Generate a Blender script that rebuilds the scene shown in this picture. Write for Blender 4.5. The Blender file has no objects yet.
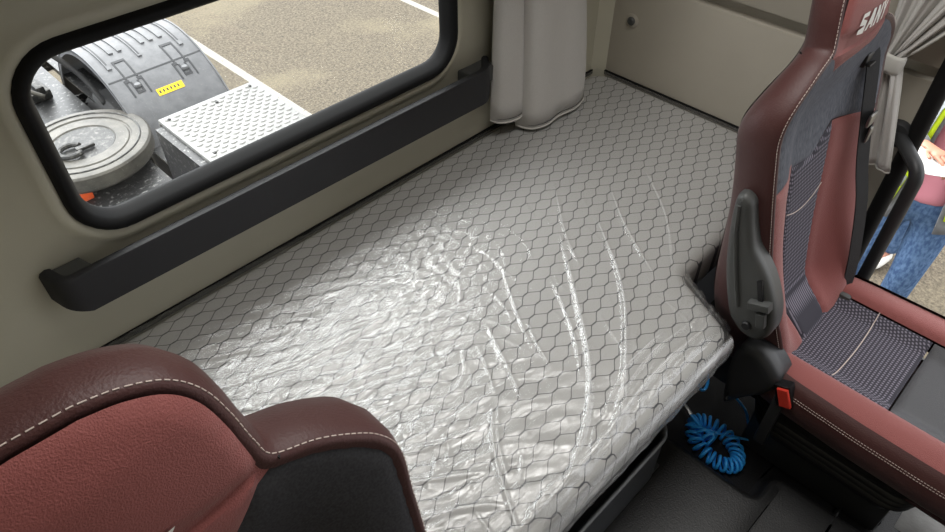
import bpy, bmesh, math, random
import numpy as np
from mathutils import Vector, Matrix, noise
from mathutils.geometry import delaunay_2d_cdt
random.seed(7)
PI = math.pi
SC = bpy.context.scene
COL = SC.collection

# ------------------------------------------------------------------ materials
def new_mat(name):
    m = bpy.data.materials.new(name); m.use_nodes = True
    nt = m.node_tree
    return m, nt, nt.nodes['Principled BSDF']

def srgb(c):
    return tuple((x/255/12.92 if x/255 <= .04045 else ((x/255+.055)/1.055)**2.4) for x in c) + (1,)

def mat(name, col, rough=.6, metal=0., var=.0, vscale=40., bump=.0, bscale=300., spec=.5, stretch=(1,1,1), sheen=0.):
    m, nt, b = new_mat(name)
    c = srgb(col)
    b.inputs['Base Color'].default_value = c
    b.inputs['Roughness'].default_value = rough
    b.inputs['Metallic'].default_value = metal
    b.inputs['Specular IOR Level'].default_value = spec
    if sheen: b.inputs['Sheen Weight'].default_value = sheen
    tc = nt.nodes.new('ShaderNodeTexCoord')
    mp = nt.nodes.new('ShaderNodeMapping'); mp.inputs['Scale'].default_value = stretch
    nt.links.new(tc.outputs['Object'], mp.inputs[0])
    if var:
        n = nt.nodes.new('ShaderNodeTexNoise'); n.inputs['Scale'].default_value = vscale; n.inputs['Detail'].default_value = 5
        nt.links.new(mp.outputs[0], n.inputs['Vector'])
        r = nt.nodes.new('ShaderNodeMapRange'); r.inputs[1].default_value = .3; r.inputs[2].default_value = .7
        r.inputs[3].default_value = 1-var; r.inputs[4].default_value = 1+var
        nt.links.new(n.outputs['Fac'], r.inputs[0])
        mx = nt.nodes.new('ShaderNodeVectorMath'); mx.operation = 'SCALE'
        mx.inputs[0].default_value = c[:3]
        nt.links.new(r.outputs[0], mx.inputs['Scale'])
        nt.links.new(mx.outputs[0], b.inputs['Base Color'])
    if bump:
        n2 = nt.nodes.new('ShaderNodeTexNoise'); n2.inputs['Scale'].default_value = bscale; n2.inputs['Detail'].default_value = 3
        nt.links.new(mp.outputs[0], n2.inputs['Vector'])
        bp = nt.nodes.new('ShaderNodeBump'); bp.inputs['Strength'].default_value = bump; bp.inputs['Distance'].default_value = .002
        nt.links.new(n2.outputs['Fac'], bp.inputs['Height']); nt.links.new(bp.outputs[0], b.inputs['Normal'])
    return m

def math_node(nt, op, a, b=None, c=None):
    n = nt.nodes.new('ShaderNodeMath'); n.operation = op
    for i, v in enumerate((a, b, c)):
        if v is None: continue
        if isinstance(v, (int, float)): n.inputs[i].default_value = v
        else: nt.links.new(v, n.inputs[i])
    return n.outputs[0]

def mix_col(nt, fac, a, b):
    n = nt.nodes.new('ShaderNodeMix'); n.data_type = 'RGBA'
    if isinstance(fac, (int, float)): n.inputs[0].default_value = fac
    else: nt.links.new(fac, n.inputs[0])
    for i, v in ((6, a), (7, b)):
        if isinstance(v, tuple): n.inputs[i].default_value = v
        else: nt.links.new(v, n.inputs[i])
    return n.outputs[2]

def mattress_fabric():
    m, nt, b = new_mat('mattress_net_cloth')
    tc = nt.nodes.new('ShaderNodeTexCoord'); sp = nt.nodes.new('ShaderNodeSeparateXYZ')
    nz = nt.nodes.new('ShaderNodeTexNoise'); nz.inputs['Scale'].default_value = 7
    nt.links.new(tc.outputs['Object'], nz.inputs['Vector'])
    vm = nt.nodes.new('ShaderNodeVectorMath'); vm.operation = 'MULTIPLY_ADD'
    vm.inputs[1].default_value = (.006, .006, .0)
    nt.links.new(nz.outputs['Color'], vm.inputs[0]); nt.links.new(tc.outputs['Object'], vm.inputs[2])
    nt.links.new(vm.outputs[0], sp.inputs[0])
    A, Bp = .036, .0332
    # fold into one quarter of the net cell
    u = math_node(nt, 'PINGPONG', sp.outputs[0], A)
    v = math_node(nt, 'PINGPONG', sp.outputs[1], Bp/2)
    mr = nt.nodes.new('ShaderNodeMapRange'); mr.interpolation_type = 'SMOOTHSTEP'
    nt.links.new(u, mr.inputs[0]); mr.inputs[1].default_value = .0035; mr.inputs[2].default_value = A-.0035
    mr.inputs[3].default_value = 0; mr.inputs[4].default_value = Bp/2
    d = math_node(nt, 'ABSOLUTE', math_node(nt, 'SUBTRACT', v, mr.outputs[0]))
    # thick short ties, thin links
    e = math_node(nt, 'ABSOLUTE', math_node(nt, 'SUBTRACT', math_node(nt, 'DIVIDE', u, A), .5))
    th = nt.nodes.new('ShaderNodeMapRange'); nt.links.new(e, th.inputs[0])
    th.inputs[1].default_value = .33; th.inputs[2].default_value = .47; th.inputs[3].default_value = .00125; th.inputs[4].default_value = .0020
    q = math_node(nt, 'DIVIDE', d, th.outputs[0])
    ln = nt.nodes.new('ShaderNodeMapRange'); nt.links.new(q, ln.inputs[0])
    ln.inputs[1].default_value = .6; ln.inputs[2].default_value = 1.15; ln.inputs[3].default_value = 1; ln.inputs[4].default_value = 0
    wv = nt.nodes.new('ShaderNodeTexNoise'); wv.inputs['Scale'].default_value = 700; wv.inputs['Detail'].default_value = 2
    nt.links.new(tc.outputs['Object'], wv.inputs['Vector'])
    c1 = mix_col(nt, wv.outputs['Fac'], srgb((150, 149, 147)), srgb((186, 185, 182)))
    top = nt.nodes.new('ShaderNodeMath')
    c2 = mix_col(nt, ln.outputs[0], c1, srgb((80, 80, 83)))
    nt.links.new(c2, b.inputs['Base Color']); b.inputs['Roughness'].default_value = .9
    b.inputs['Specular IOR Level'].default_value = .2
    return m

def film_mat():
    m = bpy.data.materials.new('clear_plastic_film'); m.use_nodes = True
    nt = m.node_tree; nt.nodes.clear()
    out = nt.nodes.new('ShaderNodeOutputMaterial')
    tr = nt.nodes.new('ShaderNodeBsdfTransparent'); tr.inputs[0].default_value = (.97, .97, .97, 1)
    gl = nt.nodes.new('ShaderNodeBsdfGlossy'); gl.inputs['Roughness'].default_value = .26
    df = nt.nodes.new('ShaderNodeBsdfDiffuse'); df.inputs[0].default_value = (.85, .85, .85, 1)
    at = nt.nodes.new('ShaderNodeAttribute'); at.attribute_name = 'crease'
    tc = nt.nodes.new('ShaderNodeTexCoord')
    mp = nt.nodes.new('ShaderNodeMapping'); mp.inputs['Rotation'].default_value = (0, 0, .45); mp.inputs['Scale'].default_value = (1, 3.2, 1)
    nt.links.new(tc.outputs['Object'], mp.inputs[0])
    n = nt.nodes.new('ShaderNodeTexNoise'); n.noise_dimensions = '3D'; n.inputs['Scale'].default_value = 14; n.inputs['Detail'].default_value = 6; n.inputs['Roughness'].default_value = .6
    n.inputs['Distortion'].default_value = .6
    nt.links.new(mp.outputs[0], n.inputs['Vector'])
    rid = math_node(nt, 'ABSOLUTE', math_node(nt, 'SUBTRACT', n.outputs['Fac'], .5))
    rid = math_node(nt, 'POWER', math_node(nt, 'SUBTRACT', 1.0, math_node(nt, 'MULTIPLY', rid, 5.0)), 3.0)
    bp = nt.nodes.new('ShaderNodeBump'); bp.inputs['Strength'].default_value = .16; bp.inputs['Distance'].default_value = .006
    nt.links.new(rid, bp.inputs['Height'])
    nt.links.new(bp.outputs[0], gl.inputs['Normal'])
    mx = nt.nodes.new('ShaderNodeMixShader'); nt.links.new(math_node(nt, 'MULTIPLY_ADD', at.outputs['Fac'], .38, .04), mx.inputs[0])
    nt.links.new(tr.outputs[0], mx.inputs[1]); nt.links.new(df.outputs[0], mx.inputs[2])
    lw = nt.nodes.new('ShaderNodeLayerWeight'); lw.inputs['Blend'].default_value = .5; nt.links.new(bp.outputs[0], lw.inputs['Normal'])
    fs = math_node(nt, 'ADD', math_node(nt, 'MULTIPLY', math_node(nt, 'POWER', lw.outputs['Facing'], 4.0), .6), .12)
    m2 = nt.nodes.new('ShaderNodeMixShader'); nt.links.new(fs, m2.inputs[0])
    nt.links.new(mx.outputs[0], m2.inputs[1]); nt.links.new(gl.outputs[0], m2.inputs[2])
    nt.links.new(m2.outputs[0], out.inputs[0])
    return m

def glass_mat():
    m = bpy.data.materials.new('window_glass'); m.use_nodes = True
    nt = m.node_tree; nt.nodes.clear()
    out = nt.nodes.new('ShaderNodeOutputMaterial')
    tr = nt.nodes.new('ShaderNodeBsdfTransparent'); tr.inputs[0].default_value = (.95, .97, .96, 1)
    gl = nt.nodes.new('ShaderNodeBsdfGlossy'); gl.inputs['Roughness'].default_value = .02
    lw = nt.nodes.new('ShaderNodeLayerWeight'); lw.inputs['Blend'].default_value = .5
    fs = math_node(nt, 'ADD', math_node(nt, 'MULTIPLY', math_node(nt, 'POWER', lw.outputs['Facing'], 5.0), .7), .035)
    mx = nt.nodes.new('ShaderNodeMixShader'); nt.links.new(fs, mx.inputs[0])
    nt.links.new(tr.outputs[0], mx.inputs[1]); nt.links.new(gl.outputs[0], mx.inputs[2]); nt.links.new(mx.outputs[0], out.inputs[0])
    return m

def mesh_fabric():
    m, nt, b = new_mat('seat_mesh_cloth')
    tc = nt.nodes.new('ShaderNodeTexCoord')
    mp = nt.nodes.new('ShaderNodeMapping'); mp.inputs['Scale'].default_value = (150, 128, 128)
    nt.links.new(tc.outputs['Object'], mp.inputs[0])
    sp = nt.nodes.new('ShaderNodeSeparateXYZ'); nt.links.new(mp.outputs[0], sp.inputs[0])
    # rows of little light dots on a dark knit, staggered row by row
    yz = math_node(nt, 'SUBTRACT', sp.outputs[1], sp.outputs[2])
    row = math_node(nt, 'FLOOR', yz)
    sh = math_node(nt, 'MULTIPLY', math_node(nt, 'MODULO', row, 2.0), .5)
    fx = math_node(nt, 'FRACT', math_node(nt, 'ADD', sp.outputs[0], sh)); fy = math_node(nt, 'FRACT', yz)
    dx = math_node(nt, 'ABSOLUTE', math_node(nt, 'SUBTRACT', fx, .5)); dy = math_node(nt, 'ABSOLUTE', math_node(nt, 'SUBTRACT', fy, .5))
    dd = math_node(nt, 'ADD', math_node(nt, 'POWER', dx, 2.0), math_node(nt, 'POWER', dy, 2.0))
    mr = nt.nodes.new('ShaderNodeMapRange'); nt.links.new(dd, mr.inputs[0])
    mr.inputs[1].default_value = .03; mr.inputs[2].default_value = .14; mr.inputs[3].default_value = 1; mr.inputs[4].default_value = 0
    c = mix_col(nt, mr.outputs[0], srgb((52, 50, 60)), srgb((126, 121, 134)))
    nt.links.new(c, b.inputs['Base Color']); b.inputs['Roughness'].default_value = .85
    return m

def asphalt_mat():
    m, nt, b = new_mat('sandy_asphalt')
    tc = nt.nodes.new('ShaderNodeTexCoord'); sp = nt.nodes.new('ShaderNodeSeparateXYZ'); nt.links.new(tc.outputs['Object'], sp.inputs[0])
    n1 = nt.nodes.new('ShaderNodeTexNoise'); n1.inputs['Scale'].default_value = 1.1; n1.inputs['Detail'].default_value = 8
    n2 = nt.nodes.new('ShaderNodeTexVoronoi'); n2.inputs['Scale'].default_value = 60
    n3 = nt.nodes.new('ShaderNodeTexNoise'); n3.inputs['Scale'].default_value = 52; n3.inputs['Detail'].default_value = 5; n3.inputs['Roughness'].default_value = .75
    for n in (n1, n2, n3): nt.links.new(tc.outputs['Object'], n.inputs['Vector'])
    cr = nt.nodes.new('ShaderNodeValToRGB'); nt.links.new(n3.outputs['Fac'], cr.inputs[0])
    cr.color_ramp.elements[0].position = .34; cr.color_ramp.elements[0].color = srgb((46, 41, 34))
    cr.color_ramp.elements[1].position = .64; cr.color_ramp.elements[1].color = srgb((112, 102, 85))
    mr = nt.nodes.new('ShaderNodeMapRange'); nt.links.new(n1.outputs['Fac'], mr.inputs[0]); mr.inputs[1].default_value = .52; mr.inputs[2].default_value = .68; mr.inputs[4].default_value = .55
    c = mix_col(nt, mr.outputs[0], cr.outputs[0], srgb((118, 109, 88)))
    # painted bay lines running along y
    msk = None
    for x0 in (2.455, 4.40, -1.5, 6.4):
        d = math_node(nt, 'ABSOLUTE', math_node(nt, 'SUBTRACT', sp.outputs[0], x0))
        k = math_node(nt, 'LESS_THAN', d, .036)
        msk = k if msk is None else math_node(nt, 'MAXIMUM', msk, k)
    wear = nt.nodes.new('ShaderNodeMapRange'); nt.links.new(n3.outputs['Fac'], wear.inputs[0]); wear.inputs[1].default_value = .3; wear.inputs[2].default_value = .45
    msk = math_node(nt, 'MULTIPLY', msk, wear.outputs[0])
    far = math_node(nt, 'GREATER_THAN', sp.outputs[1], 1.6)
    msk = math_node(nt, 'MULTIPLY', msk, far)
    c = mix_col(nt, msk, c, srgb((146, 143, 136)))
    nt.links.new(c, b.inputs['Base Color']); b.inputs['Roughness'].default_value = .9
    bp = nt.nodes.new('ShaderNodeBump'); bp.inputs['Strength'].default_value = .4; bp.inputs['Distance'].default_value = .006
    nt.links.new(n3.outputs['Fac'], bp.inputs['Height']); nt.links.new(bp.outputs[0], b.inputs['Normal'])
    return m

def dirty_metal(name, dark, light, scale=60, thr=(.52, .62), rough=.6, metal=.2):
    m, nt, b = new_mat(name)
    tc = nt.nodes.new('ShaderNodeTexCoord')
    n = nt.nodes.new('ShaderNodeTexNoise'); n.inputs['Scale'].default_value = scale; n.inputs['Detail'].default_value = 8; n.inputs['Roughness'].default_value = .7
    nt.links.new(tc.outputs['Object'], n.inputs['Vector'])
    mr = nt.nodes.new('ShaderNodeMapRange'); nt.links.new(n.outputs['Fac'], mr.inputs[0]); mr.inputs[1].default_value = thr[0]; mr.inputs[2].default_value = thr[1]
    c = mix_col(nt, mr.outputs[0], srgb(dark), srgb(light))
    nt.links.new(c, b.inputs['Base Color']); b.inputs['Roughness'].default_value = rough; b.inputs['Metallic'].default_value = metal
    return m

def denim_mat(name, c0, c1, stretch=(1, 1, 1), scale=220):
    m, nt, b = new_mat(name)
    tc = nt.nodes.new('ShaderNodeTexCoord'); mp = nt.nodes.new('ShaderNodeMapping'); mp.inputs['Scale'].default_value = stretch
    nt.links.new(tc.outputs['Object'], mp.inputs[0])
    n = nt.nodes.new('ShaderNodeTexNoise'); n.inputs['Scale'].default_value = scale; n.inputs['Detail'].default_value = 4
    nt.links.new(mp.outputs[0], n.inputs['Vector'])
    mr = nt.nodes.new('ShaderNodeMapRange'); nt.links.new(n.outputs['Fac'], mr.inputs[0]); mr.inputs[1].default_value = .35; mr.inputs[2].default_value = .65
    nt.links.new(mix_col(nt, mr.outputs[0], srgb(c0), srgb(c1)), b.inputs['Base Color'])
    b.inputs['Roughness'].default_value = .9; b.inputs['Specular IOR Level'].default_value = .2
    return m

M = dict(
    cream=mat('cream_wall_plastic', (186, 182, 164), .55, var=.04, vscale=3, bump=.12, bscale=500),
    greyside=mat('grey_beige_wall_plastic', (160, 154, 142), .6, var=.05, vscale=3, bump=.12, bscale=500),
    ceil=mat('headliner_cloth', (176, 170, 152), .9, bump=.2),
    black=mat('black_moulded_plastic', (44, 45, 47), .48, bump=.08, bscale=600),
    blackrail=mat('black_ledge_plastic', (30, 30, 33), .6, bump=.1, bscale=700),
    rubber=mat('black_rubber_seal', (15, 15, 16), .62, spec=.25),
    gloss=mat('black_glossy_plastic', (16, 16, 18), .42),
    floor=mat('black_floor_mat', (33, 33, 34), .42, var=.25, vscale=8, bump=.35, bscale=260),
    footwell=mat('grey_footwell_mat', (150, 149, 146), .5, var=.2, vscale=18, bump=.4, bscale=120),
    maroon=mat('maroon_leatherette', (66, 31, 29), .55, var=.05, vscale=8, bump=.3, bscale=420, sheen=.1),
    maroon2=mat('maroon_perforated_cloth', (138, 73, 69), .72, bump=.45, bscale=700, sheen=.2),
    greycloth=denim_mat('blue_grey_melange_cloth', (84, 86, 94), (114, 117, 125), (1, .13, .13), 620),
    darkcloth=denim_mat('charcoal_melange_cloth', (52, 52, 55), (64, 64, 67), (1, 1, 1), 420),
    charcoal=mat('charcoal_leatherette', (62, 62, 65), .55, bump=.3, bscale=420),
    meshc=mesh_fabric(),
    stitch=mat('pale_thread', (205, 190, 182), .8),
    white=mat('white_print', (235, 233, 228), .6),
    armgrey=mat('dark_grey_plastic', (66, 67, 66), .5, bump=.15, bscale=500),
    metal=mat('bright_metal', (150, 150, 148), .35, 1.),
    red=mat('red_plastic', (214, 62, 48), .4),
    belt=mat('black_belt_webbing', (30, 30, 32), .7, bump=.3, bscale=500, stretch=(3, .5, .5)),
    curtain=mat('grey_curtain_cloth', (182, 179, 175), .85, var=.03, vscale=300, bump=.1, bscale=600, sheen=.2),
    hem=mat('pale_hem_cloth', (186, 184, 178), .85),
    blue=mat('blue_hose_plastic', (58, 172, 255), .28),
    brass=mat('brass', (196, 160, 84), .35, 1.),
    rimgrey=mat('pale_grey_edge_plastic', (132, 134, 136), .45), tray=mat('grey_tray_plastic', (78, 80, 83), .4),
    mattress=mattress_fabric(), film=film_mat(), glass=glass_mat(),
    asphalt=asphalt_mat(),
    fender=dirty_metal('grey_mudguard_plastic', (94, 95, 98), (110, 111, 114), 14, (.4, .65), .6, 0),
    groove=mat('dark_groove_plastic', (56, 57, 60), .7),
    tyre=mat('tyre_rubber', (40, 40, 41), .75, bump=.3, bscale=80),
    tread=dirty_metal('aluminium_tread', (114, 114, 112), (126, 126, 124), 8, (.4, .65), .4, .1),
    greasy=dirty_metal('greasy_steel', (40, 40, 40), (104, 102, 98), 40, (.5, .68), .5, .15),
    plate5=dirty_metal('worn_steel_plate', (70, 68, 64), (94, 91, 85), 9, (.4, .62), .5, .2),
    frame=dirty_metal('wet_black_steel', (34, 34, 35), (130, 130, 128), 48, (.56, .64), .45, .1),
    yellow=mat('yellow_sticker', (236, 196, 28), .6),
    orange=mat('orange_reflector', (226, 92, 40), .4),
    skin=mat('skin', (176, 122, 100), .55), hair=mat('black_hair', (28, 24, 22), .6),
    jeans=denim_mat('blue_denim', (58, 82, 118), (92, 118, 152), (1, 1, .5), 70),
    jeans2=denim_mat('dark_blue_denim', (60, 84, 118), (92, 116, 148), (1, 1, .5), 70),
    pink=mat('pink_shirt_cloth', (206, 134, 148), .85),
    vest=mat('yellow_green_vest_cloth', (186, 212, 24), .8),
    reflect=mat('silver_reflective_tape', (140, 147, 150), .45),
    jacket=mat('grey_jacket_cloth', (108, 110, 112), .8, var=.15, vscale=18),
    shoe=mat('white_shoe_leather', (222, 220, 214), .6), shoe2=mat('dark_shoe_leather', (50, 46, 44), .6),
    paper=mat('white_paper', (200, 199, 195), .8), orangecap=mat('orange_cap_plastic', (244, 150, 40), .5),
)

# ------------------------------------------------------------------ object helpers
def offset_of(o):
    v = Vector((0, 0, 0))
    while o is not None:
        v += Vector(o.location); o = o.parent
    return v

def tag(o, label=None, cat=None, group=None, kind=None):
    if label: o['label'] = label
    if cat: o['category'] = cat
    if group: o['group'] = group
    if kind: o['kind'] = kind
    return o

def thing(name, label, cat, loc=(0, 0, 0), group=None, rz=0):
    o = bpy.data.objects.new(name, None); COL.objects.link(o)
    o.location = loc; o.rotation_euler = (0, 0, rz); o.empty_display_size = .1
    return tag(o, label, cat, group)

def mk(name, geo, m, parent=None, local=False, sharp=35, smooth=True):
    V, Fc = geo
    if not local:
        off = offset_of(parent) if parent is not None else Vector((0, 0, 0))
        V = [(v[0]-off[0], v[1]-off[1], v[2]-off[2]) for v in V]
    me = bpy.data.meshes.new(name); me.from_pydata([tuple(v) for v in V], [], [tuple(f) for f in Fc]); me.validate(); me.update()
    bm = bmesh.new(); bm.from_mesh(me); bmesh.ops.recalc_face_normals(bm, faces=bm.faces[:]); bm.to_mesh(me); bm.free()
    if smooth:
        me.polygons.foreach_set('use_smooth', [True]*len(me.polygons))
        if sharp: me.set_sharp_from_angle(angle=math.radians(sharp))
    o = bpy.data.objects.new(name, me); COL.objects.link(o)
    me.materials.append(M[m] if isinstance(m, str) else m)
    if parent is not None: o.parent = parent
    return o

def join(*gs):
    V, Fc = [], []
    for v, f in gs:
        k = len(V); V += list(v); Fc += [tuple(i+k for i in q) for q in f]
    return V, Fc

def box(x0, x1, y0, y1, z0, z1, bev=0., seg=2):
    bm = bmesh.new(); bmesh.ops.create_cube(bm, size=1)
    for v in bm.verts:
        v.co = Vector(((x0+x1)/2+v.co.x*(x1-x0), (y0+y1)/2+v.co.y*(y1-y0), (z0+z1)/2+v.co.z*(z1-z0)))
    if bev: bmesh.ops.bevel(bm, geom=bm.edges[:], offset=bev, segments=seg, affect='EDGES', profile=.5)
    return from_bm(bm)

def from_bm(bm):
    bm.verts.index_update()
    V = [tuple(v.co) for v in bm.verts]; Fc = [tuple(v.index for v in f.verts) for f in bm.faces]
    bm.free(); return V, Fc

def tube(pts, r, n=8, closed=False, cap=True):
    P = [Vector(p) for p in pts]; N = len(P); R = r if hasattr(r, '__len__') else [r]*N
    V, Fc = [], []; up = None
    for i in range(N):
        if closed: t = P[(i+1) % N]-P[i-1]
        else: t = P[min(i+1, N-1)]-P[max(i-1, 0)]
        t.normalize()
        if up is None:
            up = Vector((0, 0, 1)) if abs(t.z) < .9 else Vector((1, 0, 0))
        up = up-t*up.dot(t)
        if up.length < 1e-6: up = t.orthogonal()
        up.normalize(); s = t.cross(up)
        for k in range(n):
            a = 2*PI*k/n; V.append(P[i]+(up*math.cos(a)+s*math.sin(a))*R[i])
    for i in range(N if closed else N-1):
        j = (i+1) % N
        for k in range(n):
            Fc.append((i*n+k, i*n+(k+1) % n, j*n+(k+1) % n, j*n+k))
    if cap and not closed: Fc += [tuple(range(n)), tuple(range((N-1)*n, N*n))]
    return V, Fc

def catmull(P, n=8, closed=False):
    P = [np.array(p, float) for p in P]; out = []; N = len(P)
    for i in range(N if closed else N-1):
        if closed: p0, p1, p2, p3 = P[i-1], P[i], P[(i+1) % N], P[(i+2) % N]
        else: p0, p1, p2, p3 = P[max(i-1, 0)], P[i], P[i+1], P[min(i+2, N-1)]
        for k in range(n):
            t = k/n
            out.append(.5*((2*p1)+(-p0+p2)*t+(2*p0-5*p1+4*p2-p3)*t*t+(-p0+3*p1-3*p2+p3)*t**3))
    if not closed: out.append(P[-1])
    return out

def fillet(P, r, n=6):
    """Round the corners of a polyline in 3D."""
    P = [Vector(p) for p in P]; out = [P[0]]
    for i in range(1, len(P)-1):
        a, b, c = P[i-1], P[i], P[i+1]
        d1 = (a-b); d2 = (c-b); k = min(r, d1.length*.45, d2.length*.45)
        p, q = b+d1.normalized()*k, b+d2.normalized()*k
        for j in range(n+1):
            t = j/n; out.append(p*(1-t)**2+b*2*t*(1-t)+q*t*t)
    out.append(P[-1]); return out

def lathe(prof, n=32, axis='z', c=(0, 0, 0)):
    V, Fc = [], []; L = len(prof)
    for k in range(n):
        a = 2*PI*k/n
        for r, h in prof:
            p = (r*math.cos(a), r*math.sin(a), h)
            if axis == 'x': p = (p[2], p[0], p[1])
            if axis == 'y': p = (p[0], p[2], p[1])
            V.append((p[0]+c[0], p[1]+c[1], p[2]+c[2]))
    for k in range(n):
        for i in range(L-1):
            Fc.append((k*L+i, ((k+1) % n)*L+i, ((k+1) % n)*L+i+1, k*L+i+1))
    return V, Fc

def resample(poly, step):
    """Closed polyline resampled to about step."""
    P = [np.array(p, float) for p in poly]; out = []
    for i in range(len(P)):
        a, b = P[i], P[(i+1) % len(P)]; L = np.linalg.norm(b-a); k = max(1, int(round(L/step)))
        for j in range(k): out.append(a+(b-a)*j/k)
    return out

def inside(p, poly):
    x, y = p; c = False; n = len(poly)
    for i in range(n):
        x1, y1 = poly[i][0], poly[i][1]; x2, y2 = poly[i-1][0], poly[i-1][1]
        if (y1 > y) != (y2 > y) and x < (x2-x1)*(y-y1)/(y2-y1)+x1: c = not c
    return c

def dist_poly(p, A, B):
    p = np.array(p); AB = B-A; t = np.clip(((p-A)*AB).sum(1)/np.maximum((AB**2).sum(1), 1e-12), 0, 1)
    return np.sqrt(((A+AB*t[:, None]-p)**2).sum(1)).min()

def panel(poly, fmap, step=.012, groove=.006, gw=.010, thick=.0):
    """A curved upholstery panel: 2-D outline filled with a fine triangulation and mapped onto a surface.
    fmap(x, h, lift) -> point; lift<0 sinks towards the seam along the border."""
    B = resample(poly, step); A0 = np.array(B); B0 = np.roll(A0, -1, 0)
    pts = [Vector(p) for p in B]; nb = len(pts)
    xs, ys = A0[:, 0], A0[:, 1]; row = 0; y = ys.min()+step*.5
    while y < ys.max():
        x = xs.min()+(step*.5 if row % 2 else 0)
        while x < xs.max():
            if inside((x, y), B) and dist_poly((x, y), A0, B0) > step*.4: pts.append(Vector((x, y)))
            x += step
        y += step*.87; row += 1
    ed = [(i, (i+1) % nb) for i in range(nb)]
    r = delaunay_2d_cdt(pts, ed, [list(range(nb))], 1, 1e-7)
    V = []
    for v in r[0]:
        d = dist_poly((v.x, v.y), A0, B0); k = max(0, 1-d/gw)
        V.append(fmap(v.x, v.y, -groove*k*k))
    return V, [tuple(f) for f in r[2]]

def smooth01(a, b, x):
    t = min(1, max(0, (x-a)/(b-a))); return t*t*(3-2*t)

def offset_loop(L, d):
    """Outward offset of a counter-clockwise closed 2-D loop."""
    L = np.array(L); t = np.roll(L, -1, 0)-np.roll(L, 1, 0); t /= np.maximum(np.linalg.norm(t, axis=1, keepdims=True), 1e-9)
    n = np.stack([t[:, 1], -t[:, 0]], 1)
    for _ in range(2): n = (np.roll(n, 1, 0)+n*2+np.roll(n, -1, 0)); n /= np.linalg.norm(n, axis=1, keepdims=True)
    return L+n*d

def loft(loops, fmaps, cap_last=True):
    n = len(loops[0]); V, Fc = [], []
    for L, fm in zip(loops, fmaps):
        for p in L: V.append(fm(p[0], p[1]))
    for i in range(len(loops)-1):
        for k in range(n): Fc.append((i*n+k, i*n+(k+1) % n, (i+1)*n+(k+1) % n, (i+1)*n+k))
    return V, Fc

def loop_cap(loop, fm, step=.03):
    return panel(loop, lambda x, h, l: fm(x, h), step, 0, .01)

def extrude_poly(poly, fmap, d0, d1, bev=.006):
    """Plate from a 2-D outline (ccw): fmap(x, y, d). Rounded rim on the d1 side."""
    L0 = [np.array(p, float) for p in poly]
    a = math.radians
    rings = [(d0, 0.)] + [(d1-(d1-d0)/abs(d1-d0)*bev*(1-math.sin(a(t))), -bev*(1-math.cos(a(t)))) for t in (0, 30, 60, 90)]
    loops = [offset_loop(L0, r[1]) for r in rings]
    g = loft(loops, [lambda x, y, d=r[0]: fmap(x, y, d) for r in rings])
    top = loop_cap(loops[-1], lambda x, y: fmap(x, y, d1), .02)
    bot = loop_cap(loops[0], lambda x, y: fmap(x, y, d0), .02)
    return join(g, top, bot)

def weld(o, d=1e-4):
    bm = bmesh.new(); bm.from_mesh(o.data); bmesh.ops.remove_doubles(bm, verts=bm.verts[:], dist=d)
    bmesh.ops.recalc_face_normals(bm, faces=bm.faces[:]); bm.to_mesh(o.data); bm.free()
    return o

def solid(o, t):
    md = o.modifiers.new('thickness', 'SOLIDIFY'); md.thickness = t; md.offset = 0
    return o

def rrect(x0, x1, z0, z1, r, n=8):
    out = []
    for cx, cz, a0 in ((x1-r, z0+r, -PI/2), (x1-r, z1-r, 0), (x0+r, z1-r, PI/2), (x0+r, z0+r, PI)):
        for k in range(n+1):
            a = a0+PI/2*k/n; out.append((cx+r*math.cos(a), cz+r*math.sin(a)))
    return out

# ------------------------------------------------------------------ cab shell
YW, XR, XL, ZC, ZM = 1.115, 1.67, -.43, 2.02, .49
def structure(name, geo, m, parent=None, **k):
    o = mk(name, geo, m, parent, **k)
    o['kind'] = 'structure'
    return o

# rear wall with the window hole and a raised lip round it
WX0, WX1, WZ0, WZ1, WR = .168, 1.058, .728, 1.070, .085
def wall_rear():
    hole = rrect(WX0, WX1, WZ0, WZ1, WR); n = len(hole)
    lip = offset_loop(hole, .035)
    rings = [(hole, YW+.012), (hole, YW-.008), (offset_loop(hole, .012), YW-.012), (offset_loop(hole, .026), YW-.009), (lip, YW)]
    g = loft([r[0] for r in rings], [lambda x, z, y=r[1]: (x, y, z) for r in rings])
    out = [(XL, -.05), (1.635, -.05), (1.635, ZC), (XL, ZC)]
    O = resample(out, .08); pts = [Vector(p) for p in O]+[Vector(p) for p in lip]
    no, nl = len(O), len(lip)
    ed = [(i, (i+1) % no) for i in range(no)]+[(no+i, no+(i+1) % nl) for i in range(nl)]
    r = delaunay_2d_cdt(pts, ed, [], 0, 1e-7)
    F2 = []
    for f in r[2]:
        c = sum((r[0][i] for i in f), Vector((0, 0)))/len(f)
        if not inside(c, lip): F2.append(tuple(f))
    sheet = ([(p.x, YW, p.y) for p in r[0]], F2)
    chamfer = ([(1.635, YW, -.05), (XR, YW-.03, -.05), (XR, YW-.03, ZC), (1.635, YW, ZC)], [(0, 1, 2, 3)])
    o = structure('wall_rear', join(g, sheet, chamfer), 'cream', sharp=60); weld(o)
wall_rear()

win = bpy.data.objects.new('window_1', None); COL.objects.link(win); win.location = ((WX0+WX1)/2, YW, WZ0); win['kind'] = 'structure'
def seal():
    hole = rrect(WX0, WX1, WZ0, WZ1, WR)
    prof = [(.004, .03), (.006, -.006), (.002, -.018), (-.006, -.024), (-.014, -.020), (-.020, -.012), (-.024, .002), (-.027, .008), (-.027, .014), (.004, .014)]
    loops = [offset_loop(hole, p[0]) for p in prof]
    return loft(loops, [lambda x, z, d=p[1]: (x, YW+d, z) for p in prof])
structure('window_frame', seal(), 'rubber', win, sharp=80)
gl = rrect(WX0+.02, WX1-.02, WZ0+.02, WZ1-.02, WR-.02)
gp = structure('pane', join(loop_cap(gl, lambda x, z: (x, YW+.009, z), .2)), 'glass', win)

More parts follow.
